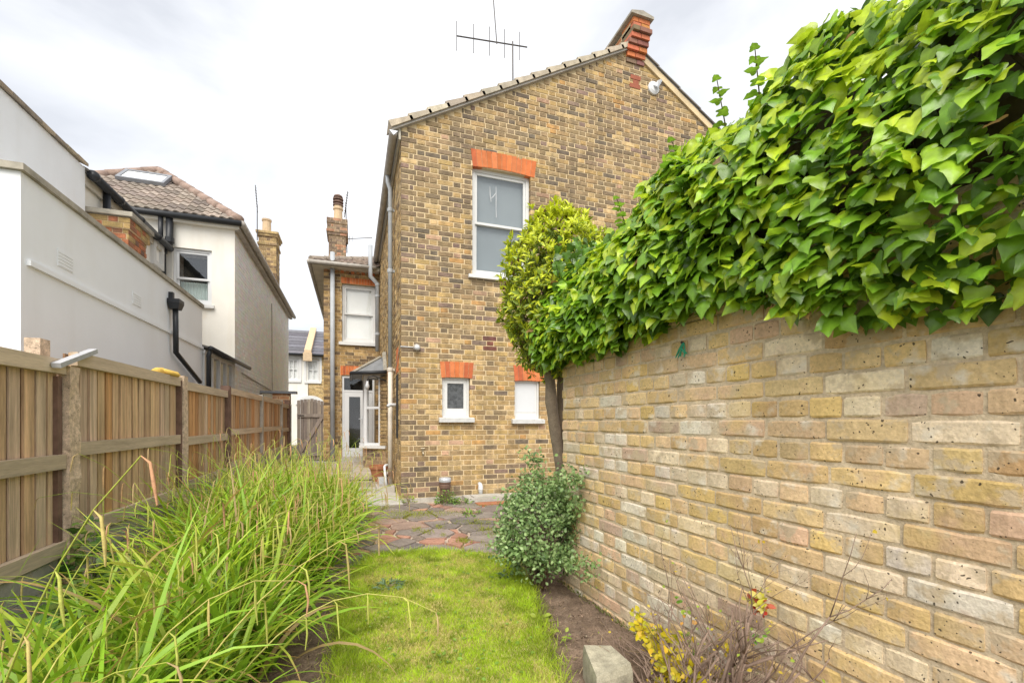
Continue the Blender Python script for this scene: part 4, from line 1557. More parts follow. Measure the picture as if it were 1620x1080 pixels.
mh = onZ(790, 806, 0.012)
t = MB()
t.box((1.62, 6.02, -0.02), (2.15, 6.22, 0.018))
o = t.obj('manhole_cover', 'terracotta', label='rusty flat metal drain cover set in the paving by the slab', category='drain cover')

# terracotta pot on the step
pp = (0.44, 8.42, 0.10)
o = root('flower_pot', pp, 'empty terracotta flower pot standing on the step by the downpipe', 'pot')
t = MB()
t.lathe(pp, [(0.10, 0), (0.15, 0.22), (0.165, 0.22), (0.17, 0.28), (0.15, 0.28), (0.14, 0.2), (0.02, 0.19)], 20)
t.obj('pot', 'terracotta', o)
pp = (0.47, 8.05, 0.012)
t = MB()
t.hexa([(0.42, 7.99, 0.01), (0.53, 7.99, 0.01), (0.53, 8.12, 0.01), (0.42, 8.12, 0.01), (0.40, 7.98, 0.21), (0.55, 7.98, 0.21), (0.55, 8.14, 0.21), (0.40, 8.14, 0.21)])
t.obj('plastic_tub', 'lamp_glass', label='small pale plastic tub below the terracotta pot', category='tub')

# hook lamp by the bay
hp = Vector((XC, 9.45, 1.95))
o = root('bracket_lamp', hp, 'small hanging bulb lamp on a curved black bracket by the bay window', 'lamp')
t = MB()
t.tube([hp, hp + Vector((-0.12, -0.02, 0.06)), hp + Vector((-0.26, -0.05, 0.11)), hp + Vector((-0.36, -0.06, 0.08)), hp + Vector((-0.38, -0.06, 0.0))], 0.012, 6)
t.obj('bracket', 'black_plastic', o, smooth=True)
t = MB()
t.lathe(hp + Vector((-0.38, -0.06, -0.16)), [(0.02, 0), (0.04, 0.04), (0.04, 0.08), (0.025, 0.12), (0.02, 0.16)], 10)
t.obj('bulb', 'lamp_glass', o, smooth=True)

# ================================================================== WHITE NEIGHBOUR HOUSE
wh = root('white_house', (-4.0, 10.3, 0), 'white and cream rendered neighbour house with tiled hip roof and black gutters', 'house')
XE, YE0, YE1 = -2.25, 4.25, 8.43
PZ = onX(33, 271, XE).z
t = MB()
t.box((-9.0, YE0, -0.1), (XE, YE1 - 0.005, PZ))
t.obj('extension', 'white_render', wh)
t = MB()
t.box((XE - 0.25, YE0 - 0.03, PZ + 0.002), (XE + 0.03, YE1 - 0.01, PZ + 0.05))
t.box((-9.0, YE0 - 0.03, PZ + 0.002), (XE - 0.255, YE0 + 0.25, PZ + 0.05))
t.obj('parapet_coping', 'coping', wh)
# moulding line, air bricks
a, b = onX(42, 415, XE), onX(318, 548, XE)
t = MB()
t.box((XE - 0.01, a.y, a.z - 0.02), (XE + 0.025, YE1 - 0.02, a.z + 0.02))
t.obj('moulding', 'white_render', wh)
for (px, py) in ((103, 413), (216, 474)):
    c_ = onX(px, py, XE)
    t = MB()
    t.box((XE + 0.001, c_.y - 0.11, c_.z - 0.07), (XE + 0.004, c_.y + 0.11, c_.z + 0.07))
    for k in range(5):
        t.box((XE + 0.0045, c_.y - 0.10, c_.z - 0.062 + k * 0.026), (XE + 0.008, c_.y + 0.10, c_.z - 0.046 + k * 0.026))
    t.obj('air_brick', 'white_render', wh)
# upper storey of the back wing
XU = -3.34
XM, YM0, YM1 = -2.2, 10.3, 18.3
UZ = onX(130, 265, XU).z
yu = onX(130, 290, XU).y
t = MB()
t.box((-7.5, 5.4, PZ - 0.5), (XU + 0.03, yu, UZ))
t.obj('upper_wall', 'white_render', wh)
t = MB()
t.box((-7.5, yu + 0.004, PZ - 0.5), (XU - 0.02, YM0 - 0.005, UZ - 0.06))
t.obj('upper_wall', 'cream_render', wh)
rs = random.Random(77)
for k in range(9):
    t = MB()
    y0 = 5.36 + k * (yu - 5.36) / 9
    y1 = 5.36 + (k + 1) * (yu - 5.36) / 9 - 0.005
    zz = UZ + rs.uniform(0.0, 0.02)
    t.prism([(XU - 0.5, y0, zz + 0.25), (XU + 0.07, y0, zz), (XU + 0.07, y0, zz + 0.04), (XU - 0.5, y0, zz + 0.30)], (0, y1 - y0, 0), pick(rs, [(1, (0.30, 0.25, 0.19)), (1, (0.36, 0.29, 0.2))]))
    t.obj('verge_tile', 'verge_tile', wh)
t = MB()
t.prism([(XU - 0.6, yu, UZ + 0.28), (XU + 0.06, yu, UZ - 0.03), (XU + 0.06, yu, UZ - 0.0), (XU - 0.6, yu, UZ + 0.31)], (0, YM0 - yu - 0.02, 0), (0.2, 0.18, 0.16))
t.obj('wing_roof', 'roof_tile', wh)
t = MB()
gz = UZ - 0.06
t.tube([(XU + 0.09, yu + 0.02, gz), (XU + 0.09, YM0 - 0.05, gz)], 0.058, 10)
g_ = t.obj('gutter', 'black_plastic', wh, smooth=True)
for k in range(4):
    t = MB()
    y = yu + 0.05 + k * 0.7
    t.tube([(XU + 0.09, y, gz), (XU + 0.09, y + 0.06, gz)], 0.068, 10)
    t.obj('gutter_joint', 'black_plastic', g_, smooth=True)
t = MB()
t.box((XU + 0.0, yu + 0.01, UZ - 0.20), (XU + 0.025, YM0 - 0.02, UZ - 0.07))
t.obj('fascia', 'soffit', wh)
pv = onX(169, 300, XU + 0.06)
t = MB()
t.tube([(XU + 0.06, pv.y, gz), (XU + 0.06, pv.y, PZ + 0.05)], 0.045, 10)
t.obj('downpipe', 'black_plastic', wh, smooth=True)
# recessed little window at the far end of that wall
c0, c1 = onX(240, 385, XU), onX(256, 412, XU)
PFu = PF((XU - 0.02, 0), (0, 1), (1, 0))
t = MB()
ring(PFu, t, c0.y, c1.y, c1.z - 0.2, c0.z + 0.1, 0.09, -0.06, 0.0)
wn_ = t.obj('window', 'white_paint', wh)
PFu.part('pane', 'blind_white', wn_, c0.y + 0.08, c1.y - 0.08, -0.012, -0.004, c1.z - 0.13, c0.z + 0.02)
# brick chimney stub on the extension
chimney(wh, -3.48, -2.9, 7.62, 8.2, PZ - 0.2, onX(207, 348, -2.9).z, [(onX(207, 348, -2.9).z - 0.16, 0.15, 0.03)],
        lambda b, r: pick(r, [(2, (0.46, 0.17, 0.08)), (2, (0.30, 0.14, 0.08)), (2, (0.42, 0.29, 0.12)), (1, (0.18, 0.10, 0.07))]), [], 'clay_pot', nm='chimney_stub', seed=60)
ct = onX(207, 348, -2.9).z
t = MB()
t.box((-3.56, 7.55, ct + 0.002), (-2.83, 8.28, ct + 0.06))
t.obj('stub_capping', 'coping', wh)

# main block, garden face at Y = 10.3
ME = onY(382, 357, YM0).z
PFh = PF((0, YM0), (1, 0), (0, -1))
wa, wb_ = onY(273, 390, YM0), onY(335, 483, YM0)
HW = (wa.x, wb_.x, wb_.z, wa.z)
t = MB()
PFh.slab(t, -5.95, XM, 0.0, 0.3, -0.1, ME, [HW])
t.obj('garden_wall_face', 'cream_render', wh)
fr = sash_window(PFh, wh, HW[0] + 0.003, HW[1] - 0.003, HW[2] + 0.003, HW[3] - 0.003, None, paint='white_plastic', split=0.47, w=0.045, d=0.06, sill=0.05, sill_h=0.07, pane='glass_soft')
PFh.part('unlit_sheet', 'painted_dark', fr, HW[0], HW[1], 0.6, 0.62, HW[2], HW[3])  # black backing sheet, the unlit inside put into colour
t = MB()
nf = 22
for k in range(nf):
    a0 = HW[0] + 0.08 + (HW[1] - HW[0] - 0.16) * k / nf
    a1 = HW[0] + 0.08 + (HW[1] - HW[0] - 0.16) * (k + 1) / nf
    zt_ = HW[2] + (HW[3] - HW[2]) * 0.43
    t.add([PFh.P(a0, 0.17 + 0.02 * (k % 2), HW[2] + 0.06), PFh.P(a1, 0.17 + 0.02 * ((k + 1) % 2), HW[2] + 0.06), PFh.P(a1, 0.17 + 0.02 * ((k + 1) % 2), zt_), PFh.P(a0, 0.17 + 0.02 * (k % 2), zt_)], [(0, 1, 2, 3)])
t.obj('curtain', 'curtain', fr)
# painted brick side wall
PFr = PF((XM, 0), (0, 1), (1, 0))
t = MB()
PFr.slab(t, YM0 + 0.302, YM1, 0.006, 0.3, -0.1, ME)
sw = t.obj('side_wall', 'white_paint', wh)
brickwork(PFr, lay_bricks(YM0 + 0.02, YM1, 0.0, ME, rs=random.Random(8)), lambda b, r: tuple(x * r.uniform(0.93, 1.04) for x in (0.80, 0.80, 0.78)), 'painted_brick', sw, proud=(-0.002, 0.004), depth=0.03, seed=19, ch=0.004)
t = MB()
t.tube([onX(430, 480, XM + 0.02), onX(431, 625, XM + 0.02)], 0.012, 5)
t.tube([onX(383, 590, XM + 0.015), onX(430, 618, XM + 0.015)], 0.012, 5)
t.obj('cable', 'gutter_grey', wh)
# hip roof with tiles
tp = 1.6 / 1.93
ov = 0.10
hx0, hx1, hy0 = -5.96 - ov, XM + ov, YM0 - ov
hw = (hx1 - hx0) / 2
rz = ME + 0.03
apx = (hx0 + hx1) / 2
t = MB()
t.add([(hx0, hy0, rz), (hx1, hy0, rz), (apx, hy0 + hw, rz + hw * tp), (hx1, YM1 + 0.15, rz), (apx, YM1 - hw, rz + hw * tp), (hx0, YM1 + 0.15, rz)],
      [(0, 1, 2), (1, 3, 4, 2), (0, 2, 4, 5), (3, 5, 4)], (0.2, 0.16, 0.13))
hroof = t.obj('roof', 'roof_tile', wh)
ang = math.atan(tp)
u_, v_ = Vector((1, 0, 0)), Vector((0, math.cos(ang), math.sin(ang)))
n_ = u_.cross(v_)
rs = random.Random(91)
sk = (onY(190, 300, hy0 + 1.2), onY(262, 300, hy0 + 1.2))
rowl = 0.205
for j in range(13):
    s0 = j * rowl * math.cos(ang)
    x = hx0 + s0
    nx_ = int((hx1 - s0 - x) / 0.30)
    for i in range(nx_ + 1):
        xx = hx0 + 0.02 + 0.30 * math.ceil(s0 / 0.30) + i * 0.30
        if xx + 0.30 > hx1 - s0 + 0.02 or xx < hx0 + s0 - 0.02:
            continue
        roll_tile(Vector((xx, hy0 - 0.03, rz + 0.012)) + v_ * (j * rowl), u_, v_, n_, 0.30, 0.235, pick(rs, [(2, (0.255, 0.21, 0.175)), (1, (0.205, 0.17, 0.145)), (1, (0.30, 0.25, 0.21))])).obj('tile', 'roof_tile', hroof)
for sgn, x0 in ((-1, hx1), (1, hx0)):
    for k in range(9):
        a = Vector((x0, hy0, rz + 0.03)) + Vector((sgn, 1, tp)) * (k * hw / 9)
        t = MB()
        t.tube([a, a + Vector((sgn, 1, tp)) * (hw / 9 * 1.03)], [0.10, 0.09], 9, (0.29, 0.21, 0.17))
        t.obj('hip_tile', 'roof_tile', hroof, smooth=True)
# roof window
o0 = Vector((onY(194, 296, hy0 + 1.35).x, hy0, rz + 0.07)) + v_ * 1.36
skl = MB()
su, sl = 0.82, 0.62
for (a0, a1, b0, b1) in ((0, su, 0, 0.07), (0, su, sl - 0.07, sl), (0, 0.06, 0.07, sl - 0.07), (su - 0.06, su, 0.07, sl - 0.07)):
    q_ = [o0 + u_ * a + v_ * b for a, b in ((a0, b0), (a1, b0), (a1, b1), (a0, b1))]
    skl.hexa(q_ + [p + n_ * 0.07 for p in q_])
sky_w = skl.obj('roof_window', 'lead', wh)
q_ = [o0 + u_ * a + v_ * b + n_ * 0.04 for a, b in ((0.05, 0.06), (su - 0.05, 0.06), (su - 0.05, sl - 0.06), (0.05, sl - 0.06))]
t = MB()
t.hexa(q_ + [p + n_ * 0.008 for p in q_])
t.obj('pane', 'blind_white', sky_w)
# gutters and soffits of the main block
t = MB()
t.tube([(hx0, hy0 - 0.06, rz - 0.05), (hx1 + 0.05, hy0 - 0.06, rz - 0.05)], 0.055, 10)
t.obj('gutter', 'black_plastic', wh, smooth=True)
t = MB()
t.tube([(hx1 + 0.06, hy0 - 0.06, rz - 0.05), (hx1 + 0.06, YM1 + 0.3, rz - 0.05)], 0.06, 10)
t.obj('gutter', 'gutter_grey', wh, smooth=True)
t = MB()
t.box((hx0, hy0 - 0.005, rz - 0.14), (hx1, hy0 + 0.02, rz - 0.01))
t.box((hx0, hy0 + 0.021, rz - 0.14), (hx1 - 0.021, YM0 - 0.002, rz - 0.125))
t.obj('fascia', 'cream_render', wh)
t = MB()
t.box((hx1 - 0.02, hy0 + 0.021, rz - 0.16), (hx1 + 0.005, YM1 + 0.2, rz - 0.01))
t.box((XM + 0.006, YM0, rz - 0.16), (hx1 - 0.021, YM1 + 0.2, rz - 0.14))
t.obj('side_fascia', 'gutter_grey', wh)
# big black downpipe in the corner
c0 = onY(263, 345, YM0 - 0.1)
c1 = onY(262, 440, YM0 - 0.1)
t = MB()
t.tube([(c0.x + 0.05, YM0 - 0.09, rz - 0.06), (c0.x + 0.05, YM0 - 0.09, c0.z - 0.45), (c0.x - 0.06, YM0 - 0.1, c0.z - 0.6), (c0.x - 0.06, YM0 - 0.1, PZ + 0.0)], 0.062, 12)
dpn = t.obj('downpipe', 'black_plastic', wh, smooth=True)
t = MB()
t.tube([(c0.x - 0.08, YM0 - 0.12, rz - 0.06), (c0.x - 0.08, YM0 - 0.12, c0.z - 0.55)], 0.04, 10)
t.obj('branch_pipe', 'black_plastic', dpn, smooth=True)
for dz_ in (-0.45, -0.66):
    t = MB()
    t.lathe((c0.x + (0.05 if dz_ > -0.5 else -0.06), YM0 - 0.095, c0.z + dz_), [(0.075, 0), (0.075, 0.09)], 12)
    t.obj('pipe_socket', 'black_plastic', dpn)
# hopper and pipe on the extension
h0 = onX(279, 480, XE + 0.08)
t = MB()
t.tube([(XE + 0.07, h0.y, h0.z - 0.05), (XE + 0.07, h0.y + 0.02, onX(285, 560, XE + 0.07).z), (XE + 0.07, onX(316, 604, XE + 0.07).y, onX(316, 604, XE + 0.07).z)], 0.032, 10)
pp_ = t.obj('downpipe', 'black_plastic', wh, smooth=True)
t = MB()
zz = h0.z
t.hexa([(XE + 0.02, h0.y - 0.06, zz - 0.08), (XE + 0.12, h0.y - 0.06, zz - 0.08), (XE + 0.12, h0.y + 0.06, zz - 0.08), (XE + 0.02, h0.y + 0.06, zz - 0.08),
        (XE + 0.005, h0.y - 0.09, zz + 0.0), (XE + 0.14, h0.y - 0.09, zz + 0.0), (XE + 0.14, h0.y + 0.09, zz + 0.0), (XE + 0.005, h0.y + 0.09, zz + 0.0)])
t.box((XE + 0.005, h0.y - 0.09, zz + 0.001), (XE + 0.14, h0.y + 0.09, zz + 0.045))
t.box((XE + 0.002, h0.y - 0.03, zz + 0.046), (XE + 0.05, h0.y + 0.03, zz + 0.14))
t.obj('hopper', 'black_plastic', pp_)
# glazed lean-to by the fence
XLn = -2.22
lz = onX(350, 566, XLn).z
ly0, ly1 = YE1 + 0.01, YM0 - 0.01
PFl = PF((XLn, 0), (0, 1), (1, 0))
t = MB()
t.box((XLn - 0.9, ly0, -0.1), (XLn, ly1 - 0.02, 1.25))
lean_ = t.obj('lean_to', 'white_paint', wh)
t = MB()
nb = 4
for k in range(nb + 1):
    y = ly0 + (ly1 - ly0 - 0.08) * k / nb
    PFl.box(t, y, y + 0.06, 0.0, 0.06, 1.252, lz - 0.06)
PFl.box(t, ly0 + 0.06, ly1 - 0.08, 0.01, 0.05, 1.6, 1.65)
PFl.box(t, ly0 - 0.02, ly1 + 0.02, -0.01, 0.07, lz - 0.058, lz)
t.obj('frame', 'white_paint', lean_)
for k in range(nb):
    y0 = ly0 + (ly1 - ly0 - 0.08) * k / nb + 0.055
    y1 = ly0 + (ly1 - ly0 - 0.08) * (k + 1) / nb + 0.005
    PFl.part('pane', 'glass', lean_, y0, y1, 0.028, 0.032, 1.65, lz - 0.06)
    PFl.part('pane', 'glass', lean_, y0, y1, 0.028, 0.032, 1.253, 1.6)
PFl.part('interior', 'cream_render', lean_, ly0 + 0.06, ly1 - 0.1, 0.5, 0.52, 1.252, lz - 0.06)
t = MB()
t.prism([(XLn - 0.9, ly0, lz + 0.28), (XLn + 0.1, ly0, lz + 0.02), (XLn + 0.1, ly0, lz + 0.05), (XLn - 0.9, ly0, lz + 0.31)], (0, ly1 - ly0, 0), (0.16, 0.15, 0.14))
t.obj('lean_to_roof', 'slate', wh)
t = MB()
t.tube([(XLn + 0.11, ly0 - 0.12, lz + 0.015), (XLn + 0.11, ly1 + 0.9, lz + 0.015)], 0.04, 8)
t.tube([(XLn + 0.1, ly0 - 0.08, lz + 0.0), (XLn + 0.07, ly0 - 0.06, lz - 0.1), (XLn + 0.07, ly0 - 0.06, 1.0)], 0.035, 8)
t.obj('lean_to_gutter', 'black_plastic', wh, smooth=True)
# chimney of the neighbour
ccx0, ccx1 = onY(409, 400, 15.6).x, onY(437, 400, 15.6).x
ctz = onY(423, 366, 15.6).z
chimney(wh, ccx0, ccx1, 15.6, 16.3, ME, ctz - 0.1, [(ctz - 0.42, 0.075, 0.03), (ctz - 0.15, 0.075, 0.04), (ctz - 0.075, 0.075, 0.07)],
        lambda b, r: pick(r, [(2, (0.42, 0.30, 0.14)), (1, (0.32, 0.22, 0.11)), (1, (0.22, 0.15, 0.09))]),
        [(onY(422, 400, 15.9).x, 15.9, [(0.15, 0), (0.14, 0.05), (0.125, 0.1), (0.12, 0.40), (0.14, 0.42), (0.14, 0.47), (0.11, 0.47)])], 'clay_pot', seed=70)
yagi('neighbour_aerial', onY(407, 380, 15.5), onY(407, 325, 15.5), onY(407.5, 336, 15.5), onY(404, 293, 15.5), [(0.15 + 0.1 * k, 0.1) for k in range(8)], 'upright comb aerial beside the cream chimney pot on the white house', vertical=False, r=0.014)

# ================================================================== HOUSES ACROSS THE STREET
YS = 27.0


def far_house(x0, x1, m_wall, label, wins, brick=None, arch_=None):
    ez = onY(490, 562, YS).z
    o = root('terrace_house', ((x0 + x1) / 2, YS, 0), label, 'house', 'terraced houses across the street')
    pf = PF((0, YS), (1, 0), (0, -1))
    hl = [(a, b, c, d) for a, b, c, d in wins]
    t = MB()
    pf.slab(t, x0, x1, 0, 0.3, -0.1, ez, hl)
    t.box((x0, YS + 0.301, -0.1), (x0 + 0.3, YS + 8, ez))
    t.box((x1 - 0.3, YS + 0.301, -0.1), (x1, YS + 8, ez))
    w_ = t.obj('wall', m_wall, o)
    if brick:
        brickwork(pf, lay_bricks(x0, x1, 2.0, ez, hl, rs=random.Random(4)), brick, 'house_brick', w_, proud=(0.002, 0.008), depth=0.002, seed=2)
    rz_ = onY(490, 524, YS + 3.5).z
    t = MB()
    t.add([(x0, YS - 0.25, ez), (x1, YS - 0.25, ez), (x1, YS + 3.5, rz_), (x0, YS + 3.5, rz_), (x0, YS + 8, ez), (x1, YS + 8, ez)], [(0, 1, 2, 3), (3, 2, 5, 4)], (0.13, 0.13, 0.15))
    rf = t.obj('roof', 'slate', o)
    dv = Vector((0, 3.75, rz_ - ez))
    rsx = random.Random(int(x0 * 7) + 99)
    for j in range(8):
        t = MB()
        p = Vector((x0, YS - 0.25, ez + 0.012)) + dv * (j / 8)
        q_ = [p, p + Vector((x1 - x0, 0, 0)), p + Vector((x1 - x0, 0, 0)) + dv / 8.0 * 1.04, p + dv / 8.0 * 1.04]
        t.hexa(q_ + [x + Vector((0, -0.005, 0.03)) for x in q_[:2]] + [x + Vector((0, 0, 0.006)) for x in q_[2:]], pick(rsx, [(1, (0.13, 0.13, 0.15)), (1, (0.16, 0.155, 0.17)), (1, (0.12, 0.115, 0.13))]))
        t.obj('slate_row', 'slate', rf)
    t = MB()
    t.tube([(x0, YS - 0.3, ez + 0.0), (x1, YS - 0.3, ez + 0.0)], 0.06, 8)
    t.obj('gutter', 'black_plastic', o, smooth=True)
    for (a, b, c, d) in wins:
        fr = sash_window(pf, o, a + 0.01, b - 0.01, c + 0.01, d - 0.01, 'blind_white', w=0.07, d=0.04, sill=0.12, sill_h=0.12)
        t = MB()
        pf.box(t, (a + b) / 2 - 0.03, (a + b) / 2 + 0.03, 0.03, 0.06, c + 0.08, d - 0.08)
        t.obj('glazing_bar', 'white_paint', fr)
        t = MB()
        ring(pf, t, a - 0.13, b + 0.13, c - 0.0, d + 0.14, 0.12, -0.04, 0.0, wb=0.001)
        t.obj('surround', 'white_paint', fr)
    if arch_:
        cx_, w2, zb_, zh = arch_
        t = MB()
        for k in range(12):
            a0, a1 = math.pi * k / 12, math.pi * (k + 1) / 12
            pts = [(cx_ + w2 * math.cos(a0), zb_ + zh * math.sin(a0)), (cx_ + (w2 + 0.3) * math.cos(a0), zb_ + (zh + 0.3) * math.sin(a0)),
                   (cx_ + (w2 + 0.3) * math.cos(a1), zb_ + (zh + 0.3) * math.sin(a1)), (cx_ + w2 * math.cos(a1), zb_ + zh * math.sin(a1))]
            t.prism([pf.P(u, -0.08, z) for u, z in pts], (0, 0.09, 0))
        t.obj('door_arch', 'white_paint', o)
        pf.part('doorway', 'painted_dark', o, cx_ - w2, cx_ + w2, -0.012, 0.05, 0.0, zb_ + zh * 0.9)  # dark sheet on the solid wall, shade under the arch painted
    return o


xm = onY(487.5, 580, YS).x
fw = lambda a, b, c, d: (onY(a, 580, YS).x, onY(b, 580, YS).x, onY(490, d, YS).z, onY(490, c, YS).z)
far_house(xm - 4.8, xm - 0.01, 'cream_render', 'white rendered terrace house with slate roof across the street', [fw(455, 473, 568, 602)])
far_house(xm + 0.01, xm + 4.8, 'house_mortar', 'yellow brick terrace house with white arched doorway across the street', [fw(485, 505, 568, 603)],
          brick=lambda b, r: pick(r, [(2, (0.44, 0.31, 0.13)), (1, (0.36, 0.25, 0.11)), (1, (0.5, 0.37, 0.18))]), arch_=(onY(491, 600, YS).x, 0.42, onY(491, 640, YS).z, 0.2))
o = root('party_parapet', (xm, YS, 0), 'pale brick parapet running up between the two slate roofs', 'parapet')
ez = onY(490, 562, YS).z
rz_ = onY(490, 524, YS + 3.5).z
t = MB()
t.prism([(xm - 0.17, YS - 0.3, ez - 0.25), (xm + 0.17, YS - 0.3, ez - 0.25), (xm + 0.17, YS - 0.3, ez + 0.25), (xm - 0.17, YS - 0.3, ez + 0.25)], (0, 3.8, rz_ - ez))
t.obj('ridge', 'clay_pot', o)
t = MB()
t.box((xm - 0.22, YS - 0.4, ez - 0.35), (xm + 0.22, YS - 0.28, ez + 0.1))
t.obj('corbel', 'clay_pot', o)

# ================================================================== FENCE
FA = R(0.86)
FD = Vector((math.sin(FA), math.cos(FA), 0))
FO = Vector((-1.713, 0, 0))
FN = Vector((FD.y, -FD.x, 0))      # towards the garden


def fence_s(x):
    r = ray(x, 600)
    det = r[0] * (-FD.y) + FD.x * r[1]
    return (r[1] * 1.713) / -det if False else _solve(r)


def _solve(r):
    # k*r = FO + s*FD
    a = np.array([[r[0], -FD.x], [r[1], -FD.y]])
    k, s = np.linalg.solve(a, np.array([FO.x, FO.y]))
    return s


def fence_z(x, y):
    r = ray(x, y)
    a = np.array([[r[0], -FD.x], [r[1], -FD.y]])
    k, s = np.linalg.solve(a, np.array([FO.x, FO.y]))
    return CAM_H + r[2] * k


PFf = PF(FO, FD, FN)
fence = root('fence', (-1.65, 6.5, 0), 'weathered timber board fence with concrete posts along the left side', 'fence')
posts_px = [98, 282, 357, 411, 443, 457]
sp = [fence_s(x) for x in posts_px]
tops = [fence_z(68, 565), fence_z(95, 553), fence_z(291, 604), fence_z(363, 614), fence_z(415, 627), fence_z(447, 638.5)]
spans = [(1.2, sp[0] - 0.05)] + [(sp[i] + 0.06, sp[i + 1] - 0.05) for i in range(5)]
rs = random.Random(15)
for i, ((a, b), zt) in enumerate(zip(spans, tops)):
    ph = 1.16 if i < 2 else 1.10
    zb = zt - ph
    r_ = MB()
    grey = (0.56, 0.45, 0.325)
    for z0_, z1_, off in ((zt - 0.085, zt, 0.0), (zt - 0.60 - 0.045, zt - 0.60 + 0.04, 0.0), (zb, zb + 0.085, 0.0)):
        kk = rs.uniform(0.88, 1.12)
        PFf.box(r_, a, b, -0.048, -0.012, z0_, z1_, tuple(x * kk for x in grey))
    panel = r_.obj('fence_panel', 'rail_wood', fence)
    nbd = max(3, int((b - a) / 0.10))
    for k in range(nbd):
        u0_, u1_ = a + (b - a) * k / nbd, a + (b - a) * (k + 1) / nbd + 0.018
        t = MB()
        P = PFf.P
        zlo = zb + rs.uniform(0.0, 0.006)
        zhi = zt - rs.uniform(0.004, 0.010)
        warm = min(1, max(0, (i - 1) / 3.0))
        base = pick(rs, [(3, (0.58, 0.395, 0.235)), (2, (0.50, 0.34, 0.205)), (2, (0.64, 0.455, 0.29)), (0.6 + warm * 2, (0.55, 0.30, 0.135)), (2.0 * (1 - warm), (0.55, 0.415, 0.295))])
        d0_, d1_ = -0.006 + 0.0, 0.006
        pr_ = rs.uniform(-0.003, 0.003)
        wj = rs.uniform(-0.004, 0.004)
        PFf.box(t, u0_ + 0.010 + wj, u1_ - 0.030 + wj, -0.009 + pr_, 0.003, zlo, zhi, base)
        t.obj('board', 'fence_wood', panel)
        t = MB()
        PFf.box(t, u0_ - 0.02, u0_ + 0.03, 0.006, 0.016, zlo, zhi - 0.01, pick(rs, [(1, (0.34, 0.19, 0.10)), (1, (0.27, 0.165, 0.10)), (1, (0.40, 0.24, 0.13))]))
        t.obj('board', 'fence_wood', panel)
    # gravel board(s)
    for k, (g0, g1) in enumerate(((-0.08, zb - 0.16), (zb - 0.155, zb - 0.006))):
        if g1 - g0 < 0.03:
            continue
        t = MB()
        PFf.box(t, a, b, -0.03, 0.02, g0, g1)
        t.obj('gravel_board', 'concrete', fence)
# posts
for i, s in enumerate(sp):
    zt = max(tops[i], tops[i + 1] if i + 1 < len(tops) else 0) + (0.02 if i else -0.10)
    mname = ['aggregate', 'aggregate', 'creosote', 'concrete', 'concrete', 'concrete'][i]
    mb = MB()
    w2 = 0.05
    nseg = 14
    rsx = random.Random(i)
    if i in (0, 1):
        # spalled concrete post, uneven section up its height
        ring_pts = []
        for k in range(nseg + 1):
            z = -0.1 + (zt + 0.1) * k / nseg
            e = rsx.uniform(-0.006, 0.006)
            ring_pts.append([PFf.P(s - w2 + e, -0.065 + rsx.uniform(-.006, .006), z), PFf.P(s + w2 + rsx.uniform(-.006, .006), -0.065 + rsx.uniform(-.008, .008), z), PFf.P(s + w2 + e, 0.05, z), PFf.P(s - w2, 0.05, z)])
        vs_ = [p for r4 in ring_pts for p in r4]
        fs_ = []
        for k in range(nseg):
            for q in range(4):
                q2 = (q + 1) % 4
                fs_.append((k * 4 + q, k * 4 + q2, (k + 1) * 4 + q2, (k + 1) * 4 + q))
        fs_.append((nseg * 4, nseg * 4 + 1, nseg * 4 + 2, nseg * 4 + 3))
        mb.add(vs_, fs_)
    else:
        PFf.box(mb, s - w2 * 0.9, s + w2 * 0.9, -0.055, 0.05, -0.1, zt)
    mb.obj('concrete_post' if mname != 'creosote' else 'timber_post', mname, fence)
    if i in (1, 2):
        t = MB()
        PFf.box(t, s - 0.085, s - 0.052, -0.05, 0.03, 0.0, zt - 0.05)
        t.obj('post_batten', 'creosote', fence)
# old timber stub behind the first post, rising above the rail
s0 = sp[0]
t = MB()
PFf.box(t, s0 - 0.09, s0 + 0.0, 0.056, 0.13, 0.3, fence_z(85, 536))
t.obj('old_post', 'aggregate', fence)
t = MB()
PFf.box(t, s0 - 0.10, s0 - 0.058, -0.03, 0.045, 0.05, tops[0] - 0.1)
t.obj('post_batten', 'creosote', fence)
# end panel to the gate
t = MB()
PFf.box(t, sp[-1] + 0.06, 12.35, 0.0, 0.03, -0.05, tops[-1] - 0.05, (0.30, 0.18, 0.10))
t.obj('end_board', 'fence_wood', fence)
t = MB()
PFf.box(t, 12.36, 12.46, -0.06, 0.05, -0.05, tops[-1] + 0.12)
t.obj('timber_post', 'creosote', fence)

# a grey batten lying across the first post, gloves on the rail
q0, q1 = (28.5 * 0 + 64, 579), (129, 561)
A_ = PFf.P(fence_s(62), -0.075, fence_z(62, 577))
B_ = PFf.P(fence_s(130), -0.06, fence_z(130, 558) + 0.015)
dd = (B_ - A_).normalized()
up = Vector((0, 0, 1)) - dd * dd.z
t = MB()
sd_ = FN * 0.022
up = up.normalized() * 0.014
pts = [A_ - sd_ - up, A_ + sd_ - up, A_ + sd_ + up, A_ - sd_ + up]
t.hexa([A_ - sd_ - up, B_ - sd_ - up, B_ + sd_ - up, A_ + sd_ - up, A_ - sd_ + up, B_ - sd_ + up, B_ + sd_ + up, A_ + sd_ + up])
t.obj('batten', 'silver_wood', label='short silvery timber batten nailed across the first fence post', category='batten')
gs = fence_s(262)
o = root('glove', PFf.P(gs, 0, tops[1]), 'yellow work glove lying on the top rail of the fence', 'glove')
t = MB()
for k in range(4):
    u = gs - 0.06 + k * 0.05
    t.tube([PFf.P(u - 0.02, 0.06, tops[1] + 0.012), PFf.P(u, 0.0, tops[1] + 0.035), PFf.P(u + 0.025, -0.05, tops[1] + 0.022), PFf.P(u + 0.035, -0.07, tops[1] + 0.002)], [0.019, 0.023, 0.022, 0.014], 8)
